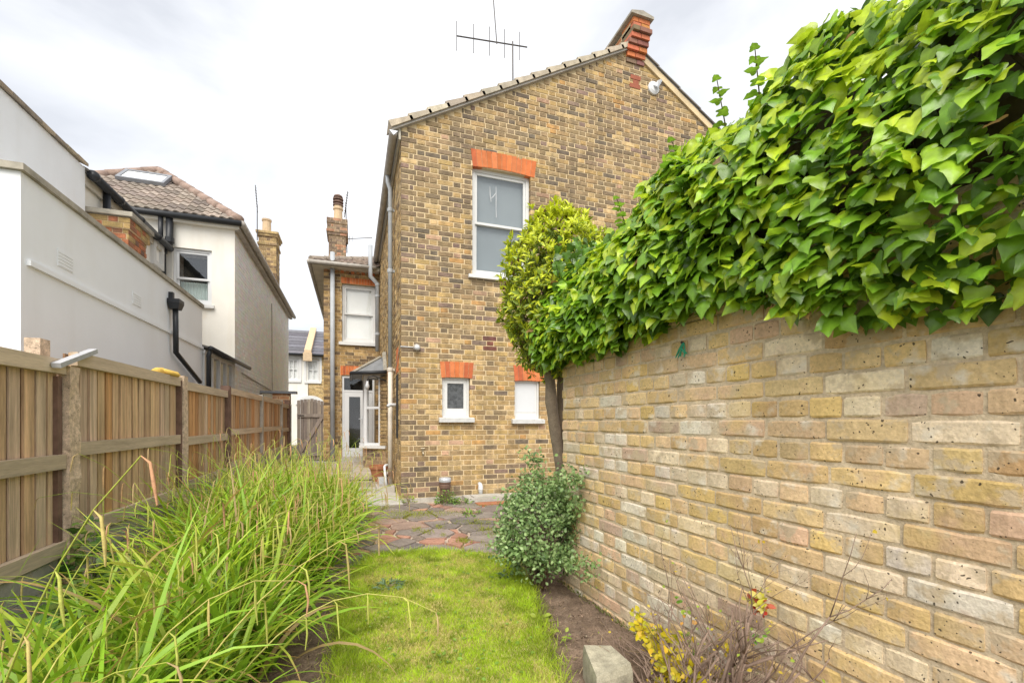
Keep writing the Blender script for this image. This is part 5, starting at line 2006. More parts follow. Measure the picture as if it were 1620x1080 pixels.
t.obj('fingers', 'glove', o, smooth=True)
t = MB()
t.tube([PFf.P(gs - 0.2, 0.02, tops[1] + 0.013), PFf.P(gs - 0.12, 0.02, tops[1] + 0.024), PFf.P(gs - 0.04, 0.02, tops[1] + 0.026), PFf.P(gs + 0.06, 0.03, tops[1] + 0.02)], [0.022, 0.034, 0.04, 0.03], 10)
t.obj('palm', 'glove', o, smooth=True)

# brick pier behind the fence end
t = MB()
ba, bb = onY(431, 640, 12.9), onY(452, 640, 12.9)
t.box((ba.x, 12.9, -0.1), (bb.x + 0.1, 13.1, onY(440, 622, 12.9).z))
pr = t.obj('low_brick_wall', 'house_mortar', label='low red brick wall with dark coping behind the far end of the fence', category='wall')
brickwork(PF((ba.x, 12.9), (1, 0), (0, -1)), lay_bricks(0, bb.x + 0.1 - ba.x, 1.2, onY(440, 622, 12.9).z, rs=random.Random(1)), lambda b, r: pick(r, [(1, (0.45, 0.22, 0.11)), (1, (0.36, 0.2, 0.12))]), 'red_brick', pr)
t = MB()
zc_ = onY(440, 622, 12.9).z
t.box((ba.x - 0.4, 12.85, zc_ + 0.002), (bb.x + 0.25, 13.15, zc_ + 0.06))
t.obj('coping', 'lead', pr)

# ------------------------------------------------------------------ gate
YG = 12.42
gl_, gr_ = onY(470, 650, YG).x, onY(513.5, 650, YG).x - 0.02
gzt, gzb = onY(490, 634, YG).z, 0.2
gate = root('garden_gate', ((gl_ + gr_) / 2, YG, 0), 'grey weathered plank gate between the fence and the brick house', 'gate')
PFg = PF((0, YG), (1, 0), (0, -1))
rs = random.Random(33)
nb = 8
for k in range(nb):
    a, b = gl_ + (gr_ - gl_) * k / nb, gl_ + (gr_ - gl_) * (k + 1) / nb - 0.006
    t = MB()
    PFg.box(t, a, b, rs.uniform(0, 0.004), 0.02, gzb, gzt + 0.05 * math.sin(math.pi * (k + 0.5) / nb) + rs.uniform(-.01, .01), pick(rs, [(1, (0.30, 0.25, 0.21)), (1, (0.26, 0.22, 0.19)), (1, (0.34, 0.29, 0.24))]))
    t.obj('plank', 'old_gate', gate)
t = MB()
zr = onY(490, 657, YG).z
PFg.box(t, gl_, gr_, -0.035, -0.002, zr - 0.04, zr + 0.04, (0.32, 0.27, 0.23))
t.obj('rail', 'old_gate', gate)
t = MB()
PFg.box(t, gl_, gr_, -0.035, -0.002, gzb + 0.1, gzb + 0.18, (0.32, 0.27, 0.23))
t.obj('rail', 'old_gate', gate)
t = MB()
P = PFg.P
t.hexa([P(gl_ + 0.02, -0.034, gzb + 0.19), P(gl_ + 0.11, -0.034, gzb + 0.19), P(gl_ + 0.11, -0.003, gzb + 0.19), P(gl_ + 0.02, -0.003, gzb + 0.19),
        P(gr_ - 0.09, -0.034, zr - 0.045), P(gr_, -0.034, zr - 0.045), P(gr_, -0.003, zr - 0.045), P(gr_ - 0.09, -0.003, zr - 0.045)], (0.34, 0.28, 0.24))
t.obj('brace', 'old_gate', gate)
t = MB()
PFg.box(t, gl_ + 0.02, gl_ + 0.16, -0.045, -0.036, zr - 0.012, zr + 0.012)
t.obj('latch', 'dark_metal', gate)
t = MB()
PFg.box(t, gr_ + 0.004, gr_ + 0.06, -0.06, 0.03, 0.1, gzt + 0.12)
t.obj('hanging_post', 'creosote', gate)

# ================================================================== GARDEN WALL
gw = root('garden_wall', (wall_x(1.8), 1.8, 0), 'pitted yellow brick garden wall along the right side under the ivy', 'wall')
wd = Vector((-0.0463, 1.0, 0)).normalized()
PFg2 = PF((wall_x(0), 0, 0), wd, (-wd.y, wd.x))
GT = 1.80
LEN = WALL_END * math.sqrt(1 + 0.0463 ** 2)
U0 = 0.18
t = MB()
PFg2.box(t, U0, LEN - 0.008, 0.0042, 0.215, -0.25, GT - 0.02)
core = t.obj('mortar_core', 'garden_mortar', gw)


def gw_col(b, rs):
    u, z = (b[0] + b[1]) / 2, (b[2] + b[3]) / 2
    k = nz((u, z, 0), 1.6, 2.0)
    pale = 1.6 if z < 0.75 else 0.9
    gold = 3 + 2 * k
    eff = math.exp(-((u - 2.15) / 0.45) ** 2) * (1.0 if z < 1.2 else 0.3)
    return pick(rs, [(max(0.5, gold), (0.64, 0.455, 0.215)), (3, (0.65, 0.475, 0.25)), (1.8, (0.66, 0.47, 0.28)), (1.4 * pale + 5 * eff, (0.70, 0.57, 0.40)), (0.5 * pale + 4 * eff, (0.70, 0.62, 0.50)),
                     (0.6, (0.63, 0.43, 0.28)), (0.45, (0.50, 0.33, 0.16)), (0.25, (0.52, 0.38, 0.28)), (1.2, (0.66, 0.47, 0.19))])


gb = lay_bricks(U0, LEN, -0.14, GT, [], 'english', ch=0.0765, jt=0.011, L=0.224, Hd=0.1065, rs=random.Random(17), zj=0.003)


def gscore(b):
    P = np.array([PFg2.P((b[0] + b[1]) / 2, 0, (b[2] + b[3]) / 2)])
    x, y, d = project(P)
    if not (-60 < x[0] < 1690 and y[0] < 1110) or (b[3] > 1.62):
        return 0
    return math.sqrt((b[1] - b[0]) * 0.07) / d[0]


def big_brick(pf, b, rs):
    """hand-made brick: softened, uneven edges with a subdivided face"""
    ua, ub, za, zb = b[:4]
    nu = 5 if ub - ua > 0.15 else 3
    P = pf.P
    pr = rs.uniform(0.000, 0.005)
    tu, tz = rs.uniform(-0.002, 0.002), rs.uniform(-0.0015, 0.0015)
    V, F = [], []
    us = [ua + (ub - ua) * k / nu for k in range(nu + 1)]
    wob = lambda s=0.0016: rs.uniform(-s, s)
    zlo = [za + wob() for _ in us]
    zhi = [zb + wob() for _ in us]
    rowsz = [(0.0, 0.02, 0.0), (0.0, -pr + 0.005, 0.0), (0.10, -pr, 0.0), (0.90, -pr, 0.0), (1.0, -pr + 0.005, 0.0), (1.0, 0.02, 0.0)]
    for (tz_, dd_, _) in rowsz:
        for k, u in enumerate(us):
            z = zlo[k] + (zhi[k] - zlo[k]) * tz_
            d = dd_
            uu = u
            if 0 < tz_ < 1:
                if k == 0:
                    d, uu = dd_ + 0.004, u + wob(0.0015)
                elif k == nu:
                    d, uu = dd_ + 0.004, u + wob(0.0015)
                else:
                    d = dd_ + wob(0.0012)
            elif dd_ < 0.01 and k in (0, nu):
                d = dd_ + 0.003
                uu = u + (0.003 if k == 0 else -0.003)
            V.append(P(uu, d + tu * (k / nu - .5), z))
    m = nu + 1
    for r_ in range(5):
        for k in range(nu):
            F.append((r_ * m + k, r_ * m + k + 1, (r_ + 1) * m + k + 1, (r_ + 1) * m + k))
    # end cheeks
    c = len(V)
    V += [P(ua, 0.02, (za + zb) / 2), P(ub, 0.02, (za + zb) / 2)]
    for r_ in range(5):
        F.append((c, r_ * m, (r_ + 1) * m))
        F.append((c + 1, (r_ + 1) * m + nu, r_ * m + nu))
    return V, F


order = sorted(range(len(gb)), key=lambda i: -gscore(gb[i]))
single = set(order[:300])
rs = random.Random(23)
rest = MB()
for i, b in enumerate(gb):
    V, F = big_brick(PFg2, b, rs)
    c = gw_col(b, rs)
    if i in single:
        t = MB()
        t.add(V, F, c)
        t.obj('brick', 'garden_brick', gw, smooth=False)
    else:
        rest.add(V, F, c)
rest.obj('brickwork', 'garden_brick', gw, kind='stuff')
# return of the wall at its far end and its plain top course
t = MB()
endp = PFg2.P(LEN, 0, 0)
t.box((endp.x + 0.012, WALL_END - 0.003, -0.2), (endp.x + 0.205, WALL_END + 0.0, GT - 0.03))
t.obj('end_face', 'garden_mortar', gw)
PFe = PF((endp.x + 0.01, WALL_END + 0.001), (1, 0), (0, 1))
# green twine caught in the wall
c_ = PFg2.P(0, 0, 0)
wx = lambda px, py: (lambda r: (lambda k: Vector((r[0] * k, r[1] * k, CAM_H + r[2] * k)))((wall_x(0)) / (r[0] + 0.0463 * r[1])))(ray(px, py))
tw = wx(1083, 553)
o = root('garden_twine', tw, 'scrap of green netting twine snagged on a nail in the garden wall', 'twine')
t = MB()
for k in range(7):
    a = tw + Vector((-0.012, rs.uniform(-.01, .01), 0.03))
    b = tw + Vector((-0.02 + rs.uniform(-.006, .006), rs.uniform(-.04, .04), rs.uniform(-.045, -.02)))
    t.tube([a, (a + b) / 2 + Vector((-0.008, rs.uniform(-.02, .02), 0)), b], 0.0032, 5)
t.obj('strands', 'twine', o)
t = MB()
t.tube([tw + Vector((0.02, 0, 0.02)), tw + Vector((-0.02, 0, 0.035))], 0.006, 6)
t.obj('nail', 'dark_metal', o)

# ================================================================== IVY ON THE WALL
ivy = root('ivy', (1.6, 1.8, 0), 'thick glossy green ivy spilling over the top of the garden wall', 'ivy')
r2 = np.random.default_rng(5)


def ivy_bottom(y):
    return 1.585 + 0.09 * math.exp(-((y - 1.65) / 0.35) ** 2) + 0.06 * noise.noise(Vector((y * 3.1, 1.3, 0))) + 0.05 * noise.noise(Vector((y * 9.0, 4.3, 0))) - (0.15 if y < 1.25 else 0) * min(1, (1.25 - y) / 0.3)


def ivy_top(y):
    return 2.37 + 0.17 * max(0.0, min(1.0, (2.3 - y) / 0.7)) + 0.10 * noise.noise(Vector((y * 2.3, 7.7, 0))) + 0.05 * noise.noise(Vector((y * 6.0, 2.2, 0)))


def ivy_layer(n, inset, size, dark, seed):
    r = np.random.default_rng(seed)
    Y = 0.38 + (3.12 - 0.38) * r.random(n)
    T = r.random(n)              # 0 bottom front .. 1 over the top
    P, Nn = np.zeros((n, 3)), np.zeros((n, 3))
    for i in range(n):
        y, tt = Y[i], T[i]
        zb, zt = ivy_bottom(y), ivy_top(y)
        bul = 0.06 * noise.noise(Vector((y * 4, tt * 3, 5))) + 0.03 * noise.noise(Vector((y * 11, tt * 8, 9)))
        if tt < 0.66:            # front face
            f = tt / 0.66
            z = zb + (zt - 0.12 - zb) * f
            x = wall_x(y) - 0.045 - 0.14 * math.sin(math.pi * min(1, f * 0.85 + 0.12)) - bul + 0.05 * f * f
            nrm = (-0.8, -0.2, 0.55 + 0.45 * f)
        else:
            f = (tt - 0.66) / 0.34
            a = f * 1.9
            x = wall_x(y) - 0.05 + 0.55 * f
            z = zt - 0.12 + 0.12 * math.sin(min(1.57, a * 1.5)) + bul
            nrm = (-math.cos(a), 0, math.sin(a) + 0.2)
        P[i] = (x, y, z)
        Nn[i] = nrm
    P[:, 0] += inset
    Nn = unit(Nn + 0.36 * r.normal(size=(n, 3)))
    D = np.stack([-0.62 + 0.3 * r.normal(size=n), -0.10 + 0.55 * r.normal(size=n), -0.62 + 0.35 * r.normal(size=n)], 1)
    topm = T > 0.75
    D[topm, 2] += 0.5
    S = size * (0.42 + 0.9 * r.random(n) ** 0.8) * np.clip(0.72 + 0.20 * Y, 0.85, 1.12)
    young_lit = (r.random(n) < 0.16 + 0.8 * (T - 0.2).clip(0))  # young leaves and painted lit brightness, more of them toward the top
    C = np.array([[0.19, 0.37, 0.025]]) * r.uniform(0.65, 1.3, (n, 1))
    C[young_lit] = np.array([[0.52, 0.66, 0.035]]) * r.uniform(0.75, 1.2, (young_lit.sum(), 1))
    mid = (~young_lit) & (r.random(n) < 0.4)
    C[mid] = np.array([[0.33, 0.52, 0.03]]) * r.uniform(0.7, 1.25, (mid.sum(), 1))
    old_deep = r.random(n) < dark  # old leaves and depth shade put into colour, more in inner layers
    C[old_deep] = np.array([[0.12, 0.24, 0.03]]) * r.uniform(0.7, 1.3, (old_deep.sum(), 1))
    dead = r.random(n) < 0.004
    C[dead] = np.array([[0.34, 0.20, 0.08]])
    return P, D, Nn, S, C


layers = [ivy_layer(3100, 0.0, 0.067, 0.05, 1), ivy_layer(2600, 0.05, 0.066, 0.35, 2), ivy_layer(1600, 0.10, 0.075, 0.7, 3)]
# smaller leaves climbing on to the tree crown
n = 420
th = r2.uniform(-0.4, 1.0, n)
ph = r2.uniform(-1.0, 0.45, n)
cc = np.array([1.47, 3.2, 2.12])
dirn = np.stack([np.sin(th) * np.cos(ph), -np.cos(th) * np.cos(ph), np.sin(ph)], 1)
Pc = cc + dirn * np.array([0.50, 0.46, 0.66])
Dc = np.stack([0.3 * r2.normal(size=n), 0.3 * r2.normal(size=n), np.full(n, -0.9)], 1)
Cc = np.array([[0.11, 0.22, 0.03]]) * r2.uniform(0.6, 1.5, (n, 1))
layers.append((Pc, Dc, unit(dirn + 0.4 * r2.normal(size=(n, 3))), 0.06 * r2.uniform(0.6, 1.2, n), Cc))
allP, allD, allN, allS, allC = [np.concatenate([l[i] for l in layers]) for i in range(5)]
xi, yi, di = project(allP)
front = np.zeros(len(allP), bool)
front[:3100] = True
sc_ = np.where(front & (xi > 900) & (xi < 1640) & (yi > -20) & (di > 0.4), allS / np.maximum(di, 0.3), 0)
big = np.argsort(-sc_)[:300]
isbig = np.zeros(len(allP), bool)
isbig[big] = True
tidx = r2.integers(0, len(IVY), len(allP))


def fine_leaf(tpl):
    """the same leaf with rounder lobes for the close ones (one Catmull-like refinement in the shader-free mesh)"""
    return tpl


for i in big:
    V, Lp, Tt, C = instance(IVY[tidx[i]], allP[i:i + 1], allD[i:i + 1], allN[i:i + 1], allS[i:i + 1], allC[i:i + 1])
    np_obj('leaf', V, Lp, np.concatenate([[0], np.cumsum(Tt)[:-1]]), 'ivy_leaf', ivy, C, True)
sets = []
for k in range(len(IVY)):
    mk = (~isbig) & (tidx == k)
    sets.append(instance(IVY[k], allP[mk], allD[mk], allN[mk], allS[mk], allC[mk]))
# tiny leaves of new sprigs sticking up against the sky
sprig = MB()
spr = []
for (bx, by, bz, tx, ty, tz) in [(1.62, 1.62, 2.25, 1.52, 1.60, 2.66), (1.55, 1.80, 2.2, 1.47, 1.84, 2.52), (1.6, 1.95, 2.2, 1.55, 1.95, 2.5), (1.55, 1.40, 2.25, 1.5, 1.38, 2.62), (1.5, 2.25, 2.15, 1.42, 2.25, 2.42)]:
    a, b = np.array([bx, by, bz]), np.array([tx, ty, tz])
    sprig.tube([a, (a + b) / 2 + np.array([0.01, 0, 0.01]), b], [0.004, 0.003, 0.002], 5)
    for k in range(13):
        f = 0.15 + 0.85 * k / 12
        p = a + (b - a) * f
        ang = k * 2.4
        d = np.array([math.cos(ang), math.sin(ang), 0.25])
        spr.append((p, d, np.array([0.2 * math.cos(ang), 0.2 * math.sin(ang), 1.0]), 0.075 * (1.1 - 0.55 * f), np.array([0.24, 0.40, 0.04]) * random.uniform(0.8, 1.2)))
sets.append(instance(IVY[0], *[np.array([s[i] for s in spr]) for i in range(5)]))
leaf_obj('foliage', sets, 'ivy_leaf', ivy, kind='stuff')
# woody stems
rs = random.Random(44)
for k in range(16):
    y = 0.5 + k * 0.165
    p = [Vector((wall_x(y) + rs.uniform(0.02, 0.2), y, 1.66)), Vector((wall_x(y) - 0.03, y + rs.uniform(-.1, .1), 1.9)), Vector((wall_x(y) + rs.uniform(-.05, .2), y + rs.uniform(-.2, .2), 2.1)), Vector((wall_x(y) + rs.uniform(0, .3), y + rs.uniform(-.2, .2), 2.25))]
    sprig.tube(p, [0.012, 0.010, 0.007, 0.004], 6)
sprig.obj('stems', 'ivy_stem', ivy, kind='stuff')
core_ = MB()
for k in range(24):
    y0 = 0.4 + k * 0.113
    zt = ivy_top(y0) - 0.24
    core_.prism([(wall_x(y0) + 0.03, y0, 1.78), (wall_x(y0) + 0.45, y0, 1.78), (wall_x(y0) + 0.42, y0, zt), (wall_x(y0) + 0.08, y0, zt - 0.03), (wall_x(y0) - 0.02, y0, 1.95)], (0, 0.112, 0))
core_.obj('dark_hull', 'ivy_stem', ivy, kind='stuff')  # solid dark hull added inside the ivy to block the view through

# ================================================================== CLIPPED TREE
tree = root('clipped_tree', (1.42, 3.2, 0), 'small clipped tree with yellow green shoots and two grey trunks', 'tree')
t = MB()
tx, ty = 1.385, 3.14


def trunk_pt(px, py, y=3.15):
    return onY(px, py, y)


t.tube([trunk_pt(888, 790), trunk_pt(886, 740), trunk_pt(882, 710), trunk_pt(878, 680), trunk_pt(874, 650), trunk_pt(872, 636), trunk_pt(871, 610), trunk_pt(868, 585), trunk_pt(860, 545), trunk_pt(852, 500)],
       [0.038, 0.036, 0.039, 0.045, 0.043, 0.047, 0.040, 0.037, 0.030, 0.016], 14)
t.tube([trunk_pt(889, 760, 3.2), trunk_pt(888, 700, 3.2), trunk_pt(887, 650, 3.2), trunk_pt(886, 610, 3.2), trunk_pt(889, 580, 3.2), trunk_pt(898, 530, 3.2), trunk_pt(910, 480, 3.2)],
       [0.026, 0.027, 0.026, 0.027, 0.024, 0.018, 0.01], 12)
t.obj('trunk', 'bark', tree, smooth=True)
cen = np.array([1.54, 3.25, 2.14])
rad = np.array([0.44, 0.44, 0.64])
N_ = 2500
v = unit(r2.normal(size=(N_, 3)))
lump = np.array([1 + 0.17 * noise.noise(Vector(p * 2.6)) + 0.13 * noise.noise(Vector(p * 6)) for p in v])
rr = np.where(r2.random(N_) < 0.8, r2.uniform(0.86, 1.03, N_), r2.uniform(0.45, 0.85, N_))
boxy = np.maximum(np.abs(v[:, 2]), 0.6)
tips = cen + v * rad * (lump * rr)[:, None]
limb = MB()
for k in range(26):
    p = tips[k * 7]
    a = Vector((1.42, 3.18, 1.62 + 0.5 * random.random()))
    b = Vector(p)
    limb.tube([a, a.lerp(b, 0.5) + Vector((0, 0, 0.05)), b], [0.012, 0.008, 0.003], 5)
limb.obj('limbs', 'bark', tree, kind='stuff', smooth=True)
K = 8
axis = unit(v + np.array([0, 0, 0.45]) + 0.25 * r2.normal(size=(N_, 3)))
Pl, Dl, Nl, Sl, Cl = [], [], [], [], []
for k in range(K):
    rnd = r2.normal(size=(N_, 3))
    perp = unit(rnd - axis * np.sum(rnd * axis, 1, keepdims=True))
    up_ = 0.35 + 0.9 * r2.random((N_, 1))
    d = unit(axis * up_ + perp)
    Pl.append(tips + axis * r2.uniform(-0.02, 0.012, (N_, 1)))
    Dl.append(d)
    Nl.append(axis - perp * 0.4)
    Sl.append(r2.uniform(0.04, 0.068, N_))
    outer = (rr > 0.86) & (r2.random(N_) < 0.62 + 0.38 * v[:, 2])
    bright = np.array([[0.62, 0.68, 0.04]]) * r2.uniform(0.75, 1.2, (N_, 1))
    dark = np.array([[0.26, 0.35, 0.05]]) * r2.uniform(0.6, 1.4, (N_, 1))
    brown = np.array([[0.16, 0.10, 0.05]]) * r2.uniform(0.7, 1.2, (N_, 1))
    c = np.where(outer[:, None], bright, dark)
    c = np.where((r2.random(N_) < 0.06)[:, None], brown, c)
    Cl.append(c)
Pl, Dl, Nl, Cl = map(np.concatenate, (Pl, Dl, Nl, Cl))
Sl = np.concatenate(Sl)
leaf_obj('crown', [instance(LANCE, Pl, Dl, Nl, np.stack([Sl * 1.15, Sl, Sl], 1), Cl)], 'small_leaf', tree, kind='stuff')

# ================================================================== ROUNDED SHRUB
shrub = root('shrub', (1.2, 2.98, 0), 'rounded grey green small leaved shrub against the foot of the wall', 'shrub')
cen = np.array([1.255, 3.0, 0.40])
rad = np.array([0.28, 0.28, 0.37])
N_ = 900
v = unit(r2.normal(size=(N_, 3)))
lump = np.array([1 + 0.13 * noise.noise(Vector(p * 2.3 + np.array([3, 1, 0]))) + 0.08 * noise.noise(Vector(p * 6)) for p in v])
tip = cen + v * rad * (lump * r2.uniform(0.7, 1.04, N_))[:, None]
keep = ~((v[:, 2] < -0.85)) & ~((np.abs(v[:, 0] - 0.3) < 0.22) & (v[:, 1] < -0.5) & (np.abs(v[:, 2] + 0.25) < 0.25) & (r2.random(N_) < 0.8))
tip, v = tip[keep], v[keep]
# sprays reaching right along the wall
ext = []
for a, b, m_ in (((1.30, 2.85, 0.66), (1.37, 2.62, 0.83), 46), ((1.26, 2.8, 0.3), (1.34, 2.42, 0.24), 46), ((1.3, 2.9, 0.55), (1.38, 2.65, 0.62), 30), ((1.2, 3.05, 0.75), (1.25, 3.1, 0.93), 20), ((1.05, 2.9, 0.3), (0.9, 2.95, 0.27), 16)):
    a, b = np.array(a), np.array(b)
    f = r2.random((m_, 1))
    ext.append(a + (b - a) * f + 0.03 * r2.normal(size=(m_, 3)))
ext = np.concatenate(ext)
tip = np.concatenate([tip, ext])
v = np.concatenate([v, unit(np.array([0.1, -0.5, 0.4]) + 0.5 * r2.normal(size=(len(ext), 3)))])
Pl, Dl, Nl, Sl, Cl = [], [], [], [], []
for k in range(8):
    n = len(tip)
    P = tip + 0.028 * r2.normal(size=(n, 3))
    P[:, 0] = np.minimum(P[:, 0], wall_x(P[:, 1]) - 0.012)
    Pl.append(P)
    Dl.append(unit(v * 0.5 + r2.normal(size=(n, 3))))
    Nl.append(unit(v + np.array([0, 0, 0.5]) + 0.5 * r2.normal(size=(n, 3))))
    Sl.append(r2.uniform(0.020, 0.034, n))
    g_ = r2.random((n, 1))
    Cl.append(np.where(g_ < 0.55, np.array([[0.24, 0.37, 0.13]]), np.where(g_ < 0.85, np.array([[0.35, 0.47, 0.20]]), np.array([[0.12, 0.20, 0.07]]))) * r2.uniform(0.75, 1.2, (n, 1)))
Pl, Dl, Nl, Cl = map(np.concatenate, (Pl, Dl, Nl, Cl))
leaf_obj('foliage', [instance(OVAL, Pl, Dl, Nl, np.concatenate(Sl), Cl)], 'small_leaf', shrub, kind='stuff')
t = MB()
for k in range(70):
    p = Vector(tip[(k * 9) % len(tip)])
    a = Vector((1.25 + random.uniform(-.05, .05), 2.98 + random.uniform(-.06, .06), -0.03))
    t.tube([a, a.lerp(p, 0.45) + Vector((0, 0, 0.06)), p], [0.008, 0.005, 0.0015], 5)
t.obj('stems', 'twig', shrub, kind='stuff', smooth=True)

# ================================================================== TWIGGY YELLOW BUSH
bush = root('twiggy_bush', (1.22, 1.38, 0), 'bare twiggy bush with scattered yellow and red leaves by the wall', 'bush')
rs = random.Random(8)
tw_ = MB()
ends = []


def grow(p, d, length, r, depth):
    n = 4
    pts, rad_ = [p], [r]
    q = p.copy()
    for k in range(n):
        d = (d + Vector((rs.uniform(-.25, .25), rs.uniform(-.25, .25), rs.uniform(-.12, .16)))).normalized()
        q = q + d * (length / n)
        lim_ = wall_x(q.y) - 0.02
        if q.x > lim_:
            q.x = lim_ - 0.005
            d.x = -0.2
        pts.append(q.copy())
        rad_.append(r * (1 - 0.55 * (k + 1) / n))
    tw_.tube(pts, rad_, 6 if depth == 0 else 5)
    ends.append((q.copy(), d.copy(), depth))
    if depth < 3:
        for k in range(rs.choice([1, 2, 2, 3]) if depth else 3):
            i = rs.randint(1, n)
            dd_ = (d + Vector((rs.uniform(-.8, .8), rs.uniform(-.8, .8), rs.uniform(-.2, .6)))).normalized()
            grow(pts[i].copy(), dd_, length * rs.uniform(0.4, 0.7), rad_[i] * 0.75, depth + 1)


for k in range(44):
    a = rs.uniform(0, 6.28)
    b0 = Vector((1.22 + 0.10 * math.cos(a), 1.38 + 0.13 * math.sin(a), -0.03))
    tgt = wx(rs.uniform(1010, 1300), rs.uniform(900, 1010))
    tgt = Vector((tgt.x - rs.uniform(0.03, 0.3), tgt.y - rs.uniform(-0.05, 0.2), tgt.z))
    d = (tgt - b0)
    grow(b0, d.normalized(), d.length * rs.uniform(0.55, 0.85), rs.uniform(0.0055, 0.009), 0)
for tgt in ((1400, 1010), (1270, 1040)):
    q = wx(*tgt) + Vector((-0.06, 0, 0))
    b0 = Vector((1.3, 1.2, 0.1))
    grow(b0, (q - b0).normalized(), (q - b0).length, 0.006, 1)
# the tall shoot that carries the leaf cluster
q = wx(1215, 940) + Vector((-0.08, -0.04, 0))
b0 = Vector((1.25, 1.36, 0.0))
tw_.tube([b0, b0.lerp(q, 0.5) + Vector((-0.03, 0, 0.02)), q], [0.007, 0.006, 0.003], 7)
tw_.obj('twigs', 'twig', bush, kind='stuff', smooth=True)
Pl, Dl, Nl, Sl, Cl = [], [], [], [], []


def cluster(c, n, spread, size, cols):
    for k in range(n):
        Pl.append(np.array(c) + np.array([rs.gauss(0, spread), rs.gauss(0, spread), rs.gauss(0, spread)]))
        Dl.append(np.array([rs.gauss(0, 1), rs.gauss(0, 1), rs.gauss(0.2, 0.8)]))
        Nl.append(np.array([rs.gauss(-0.6, 0.6), rs.gauss(-0.5, 0.6), rs.gauss(0.8, 0.5)]))
        Sl.append(size * rs.uniform(0.7, 1.25))
        Cl.append(np.array(pick(rs, cols)))


yel = [(3, (0.62, 0.50, 0.02)), (2, (0.55, 0.53, 0.04)), (1, (0.68, 0.45, 0.03))]
red = [(3, (0.50, 0.05, 0.03)), (1, (0.55, 0.18, 0.03))]
grn = [(1, (0.16, 0.33, 0.04)), (1, (0.32, 0.45, 0.05))]
cluster(q + Vector((0, 0, 0.0)), 50, 0.022, 0.028, [(3, (0.55, 0.52, 0.06)), (2, (0.62, 0.55, 0.15)), (0.7, (0.5, 0.1, 0.04))])
cluster(q + Vector((0, 0, -0.045)), 10, 0.012, 0.022, red)
for (px, py, off) in ((1012, 982, .16), (1020, 1000, .18), (1032, 1012, .2), (1048, 1000, .16), (1040, 1030, .22), (1048, 1045, .22), (1058, 1058, .24), (1072, 1068, .25), (1062, 1040, .22), (1085, 1075, .25), (1045, 1072, .26), (1068, 1010, .18), (1100, 1078, .24), (1015, 992, .17), (1026, 1006, .19), (1036, 1022, .2), (1052, 1052, .23), (1064, 1064, .24), (1078, 1056, .22), (1055, 1076, .26), (1092, 1066, .24)):
    c_ = wx(px, py)
    k_ = 1 - off / 1.45
    c_ = Vector((c_.x * k_, c_.y * k_, CAM_H + (c_.z - CAM_H) * k_))
    cluster(c_, rs.randint(14, 22), 0.020, 0.034, yel)
for (px, py, cs, n) in ((1150, 1028, yel, 12), (1085, 1010, grn, 7), (1086, 970, grn, 5), (1090, 1028, grn, 5), (1203, 1012, grn, 10), (1102, 1015, yel, 5), (1090, 985, [(1, (0.6, 0.3, 0.05))], 4), (1150, 1064, yel, 6), (1072, 950, grn, 4)):
    c_ = wx(px, py)
    cluster((c_.x * 0.92, c_.y * 0.92, CAM_H + (c_.z - CAM_H) * 0.92), n, 0.012, 0.024, cs)
for p, d, dep in ends[::9]:
    cluster(p, 1, 0.006, 0.016, [(1, (0.3, 0.4, 0.05)), (1, (0.6, 0.45, 0.05))])
leaf_obj('leaves', [instance(OVAL, np.array(Pl), np.array(Dl), np.array(Nl), np.array(Sl), np.array(Cl))], 'small_leaf', bush, kind='stuff')

# rough stone block
pc = Vector((1.04, 1.80, 0))
b_ = [(-0.10, -0.16), (0.09, -0.13), (0.105, 0.06), (-0.03, 0.085)]
t = MB()
nn = 4
lowr = [(pc.x + x * 1.04, pc.y + y * 1.04, -0.05) for x, y in b_]
midr = [(pc.x + x * 1.02, pc.y + y * 1.02, 0.08) for x, y in b_]
topr = [(pc.x + x * 0.95, pc.y + y * 0.95, 0.105 + 0.012 * (i % 2)) for i, (x, y) in enumerate(b_)]
t.add(lowr + midr + topr, [(i, (i + 1) % 4, 4 + (i + 1) % 4, 4 + i) for i in range(4)] + [(4 + i, 4 + (i + 1) % 4, 8 + (i + 1) % 4, 8 + i) for i in range(4)] + [(8, 9, 10, 11)])
t.obj('stone_block', 'rockwork', label='rough pale stone block lying at the edge of the lawn', category='stone')

# ================================================================== SEDGE BED
sedge = root('sedge', (-0.7, 3.2, 0), 'tall arching sedge grass with drooping brown spikes filling the left bed', 'ornamental grass')
r3 = np.random.default_rng(77)
clumps = []
for k in range(400):
    y = r3.uniform(1.15, 6.5)
    x = r3.uniform(-0.92, -0.44 + 0.06 * max(0, y - 2)) if y < 4 else r3.uniform(-1.25, -0.10)
    if all((x - a) ** 2 + (y - b) ** 2 > 0.20 ** 2 for a, b in clumps):
        clumps.append((x, y))
clumps = np.array(clumps)


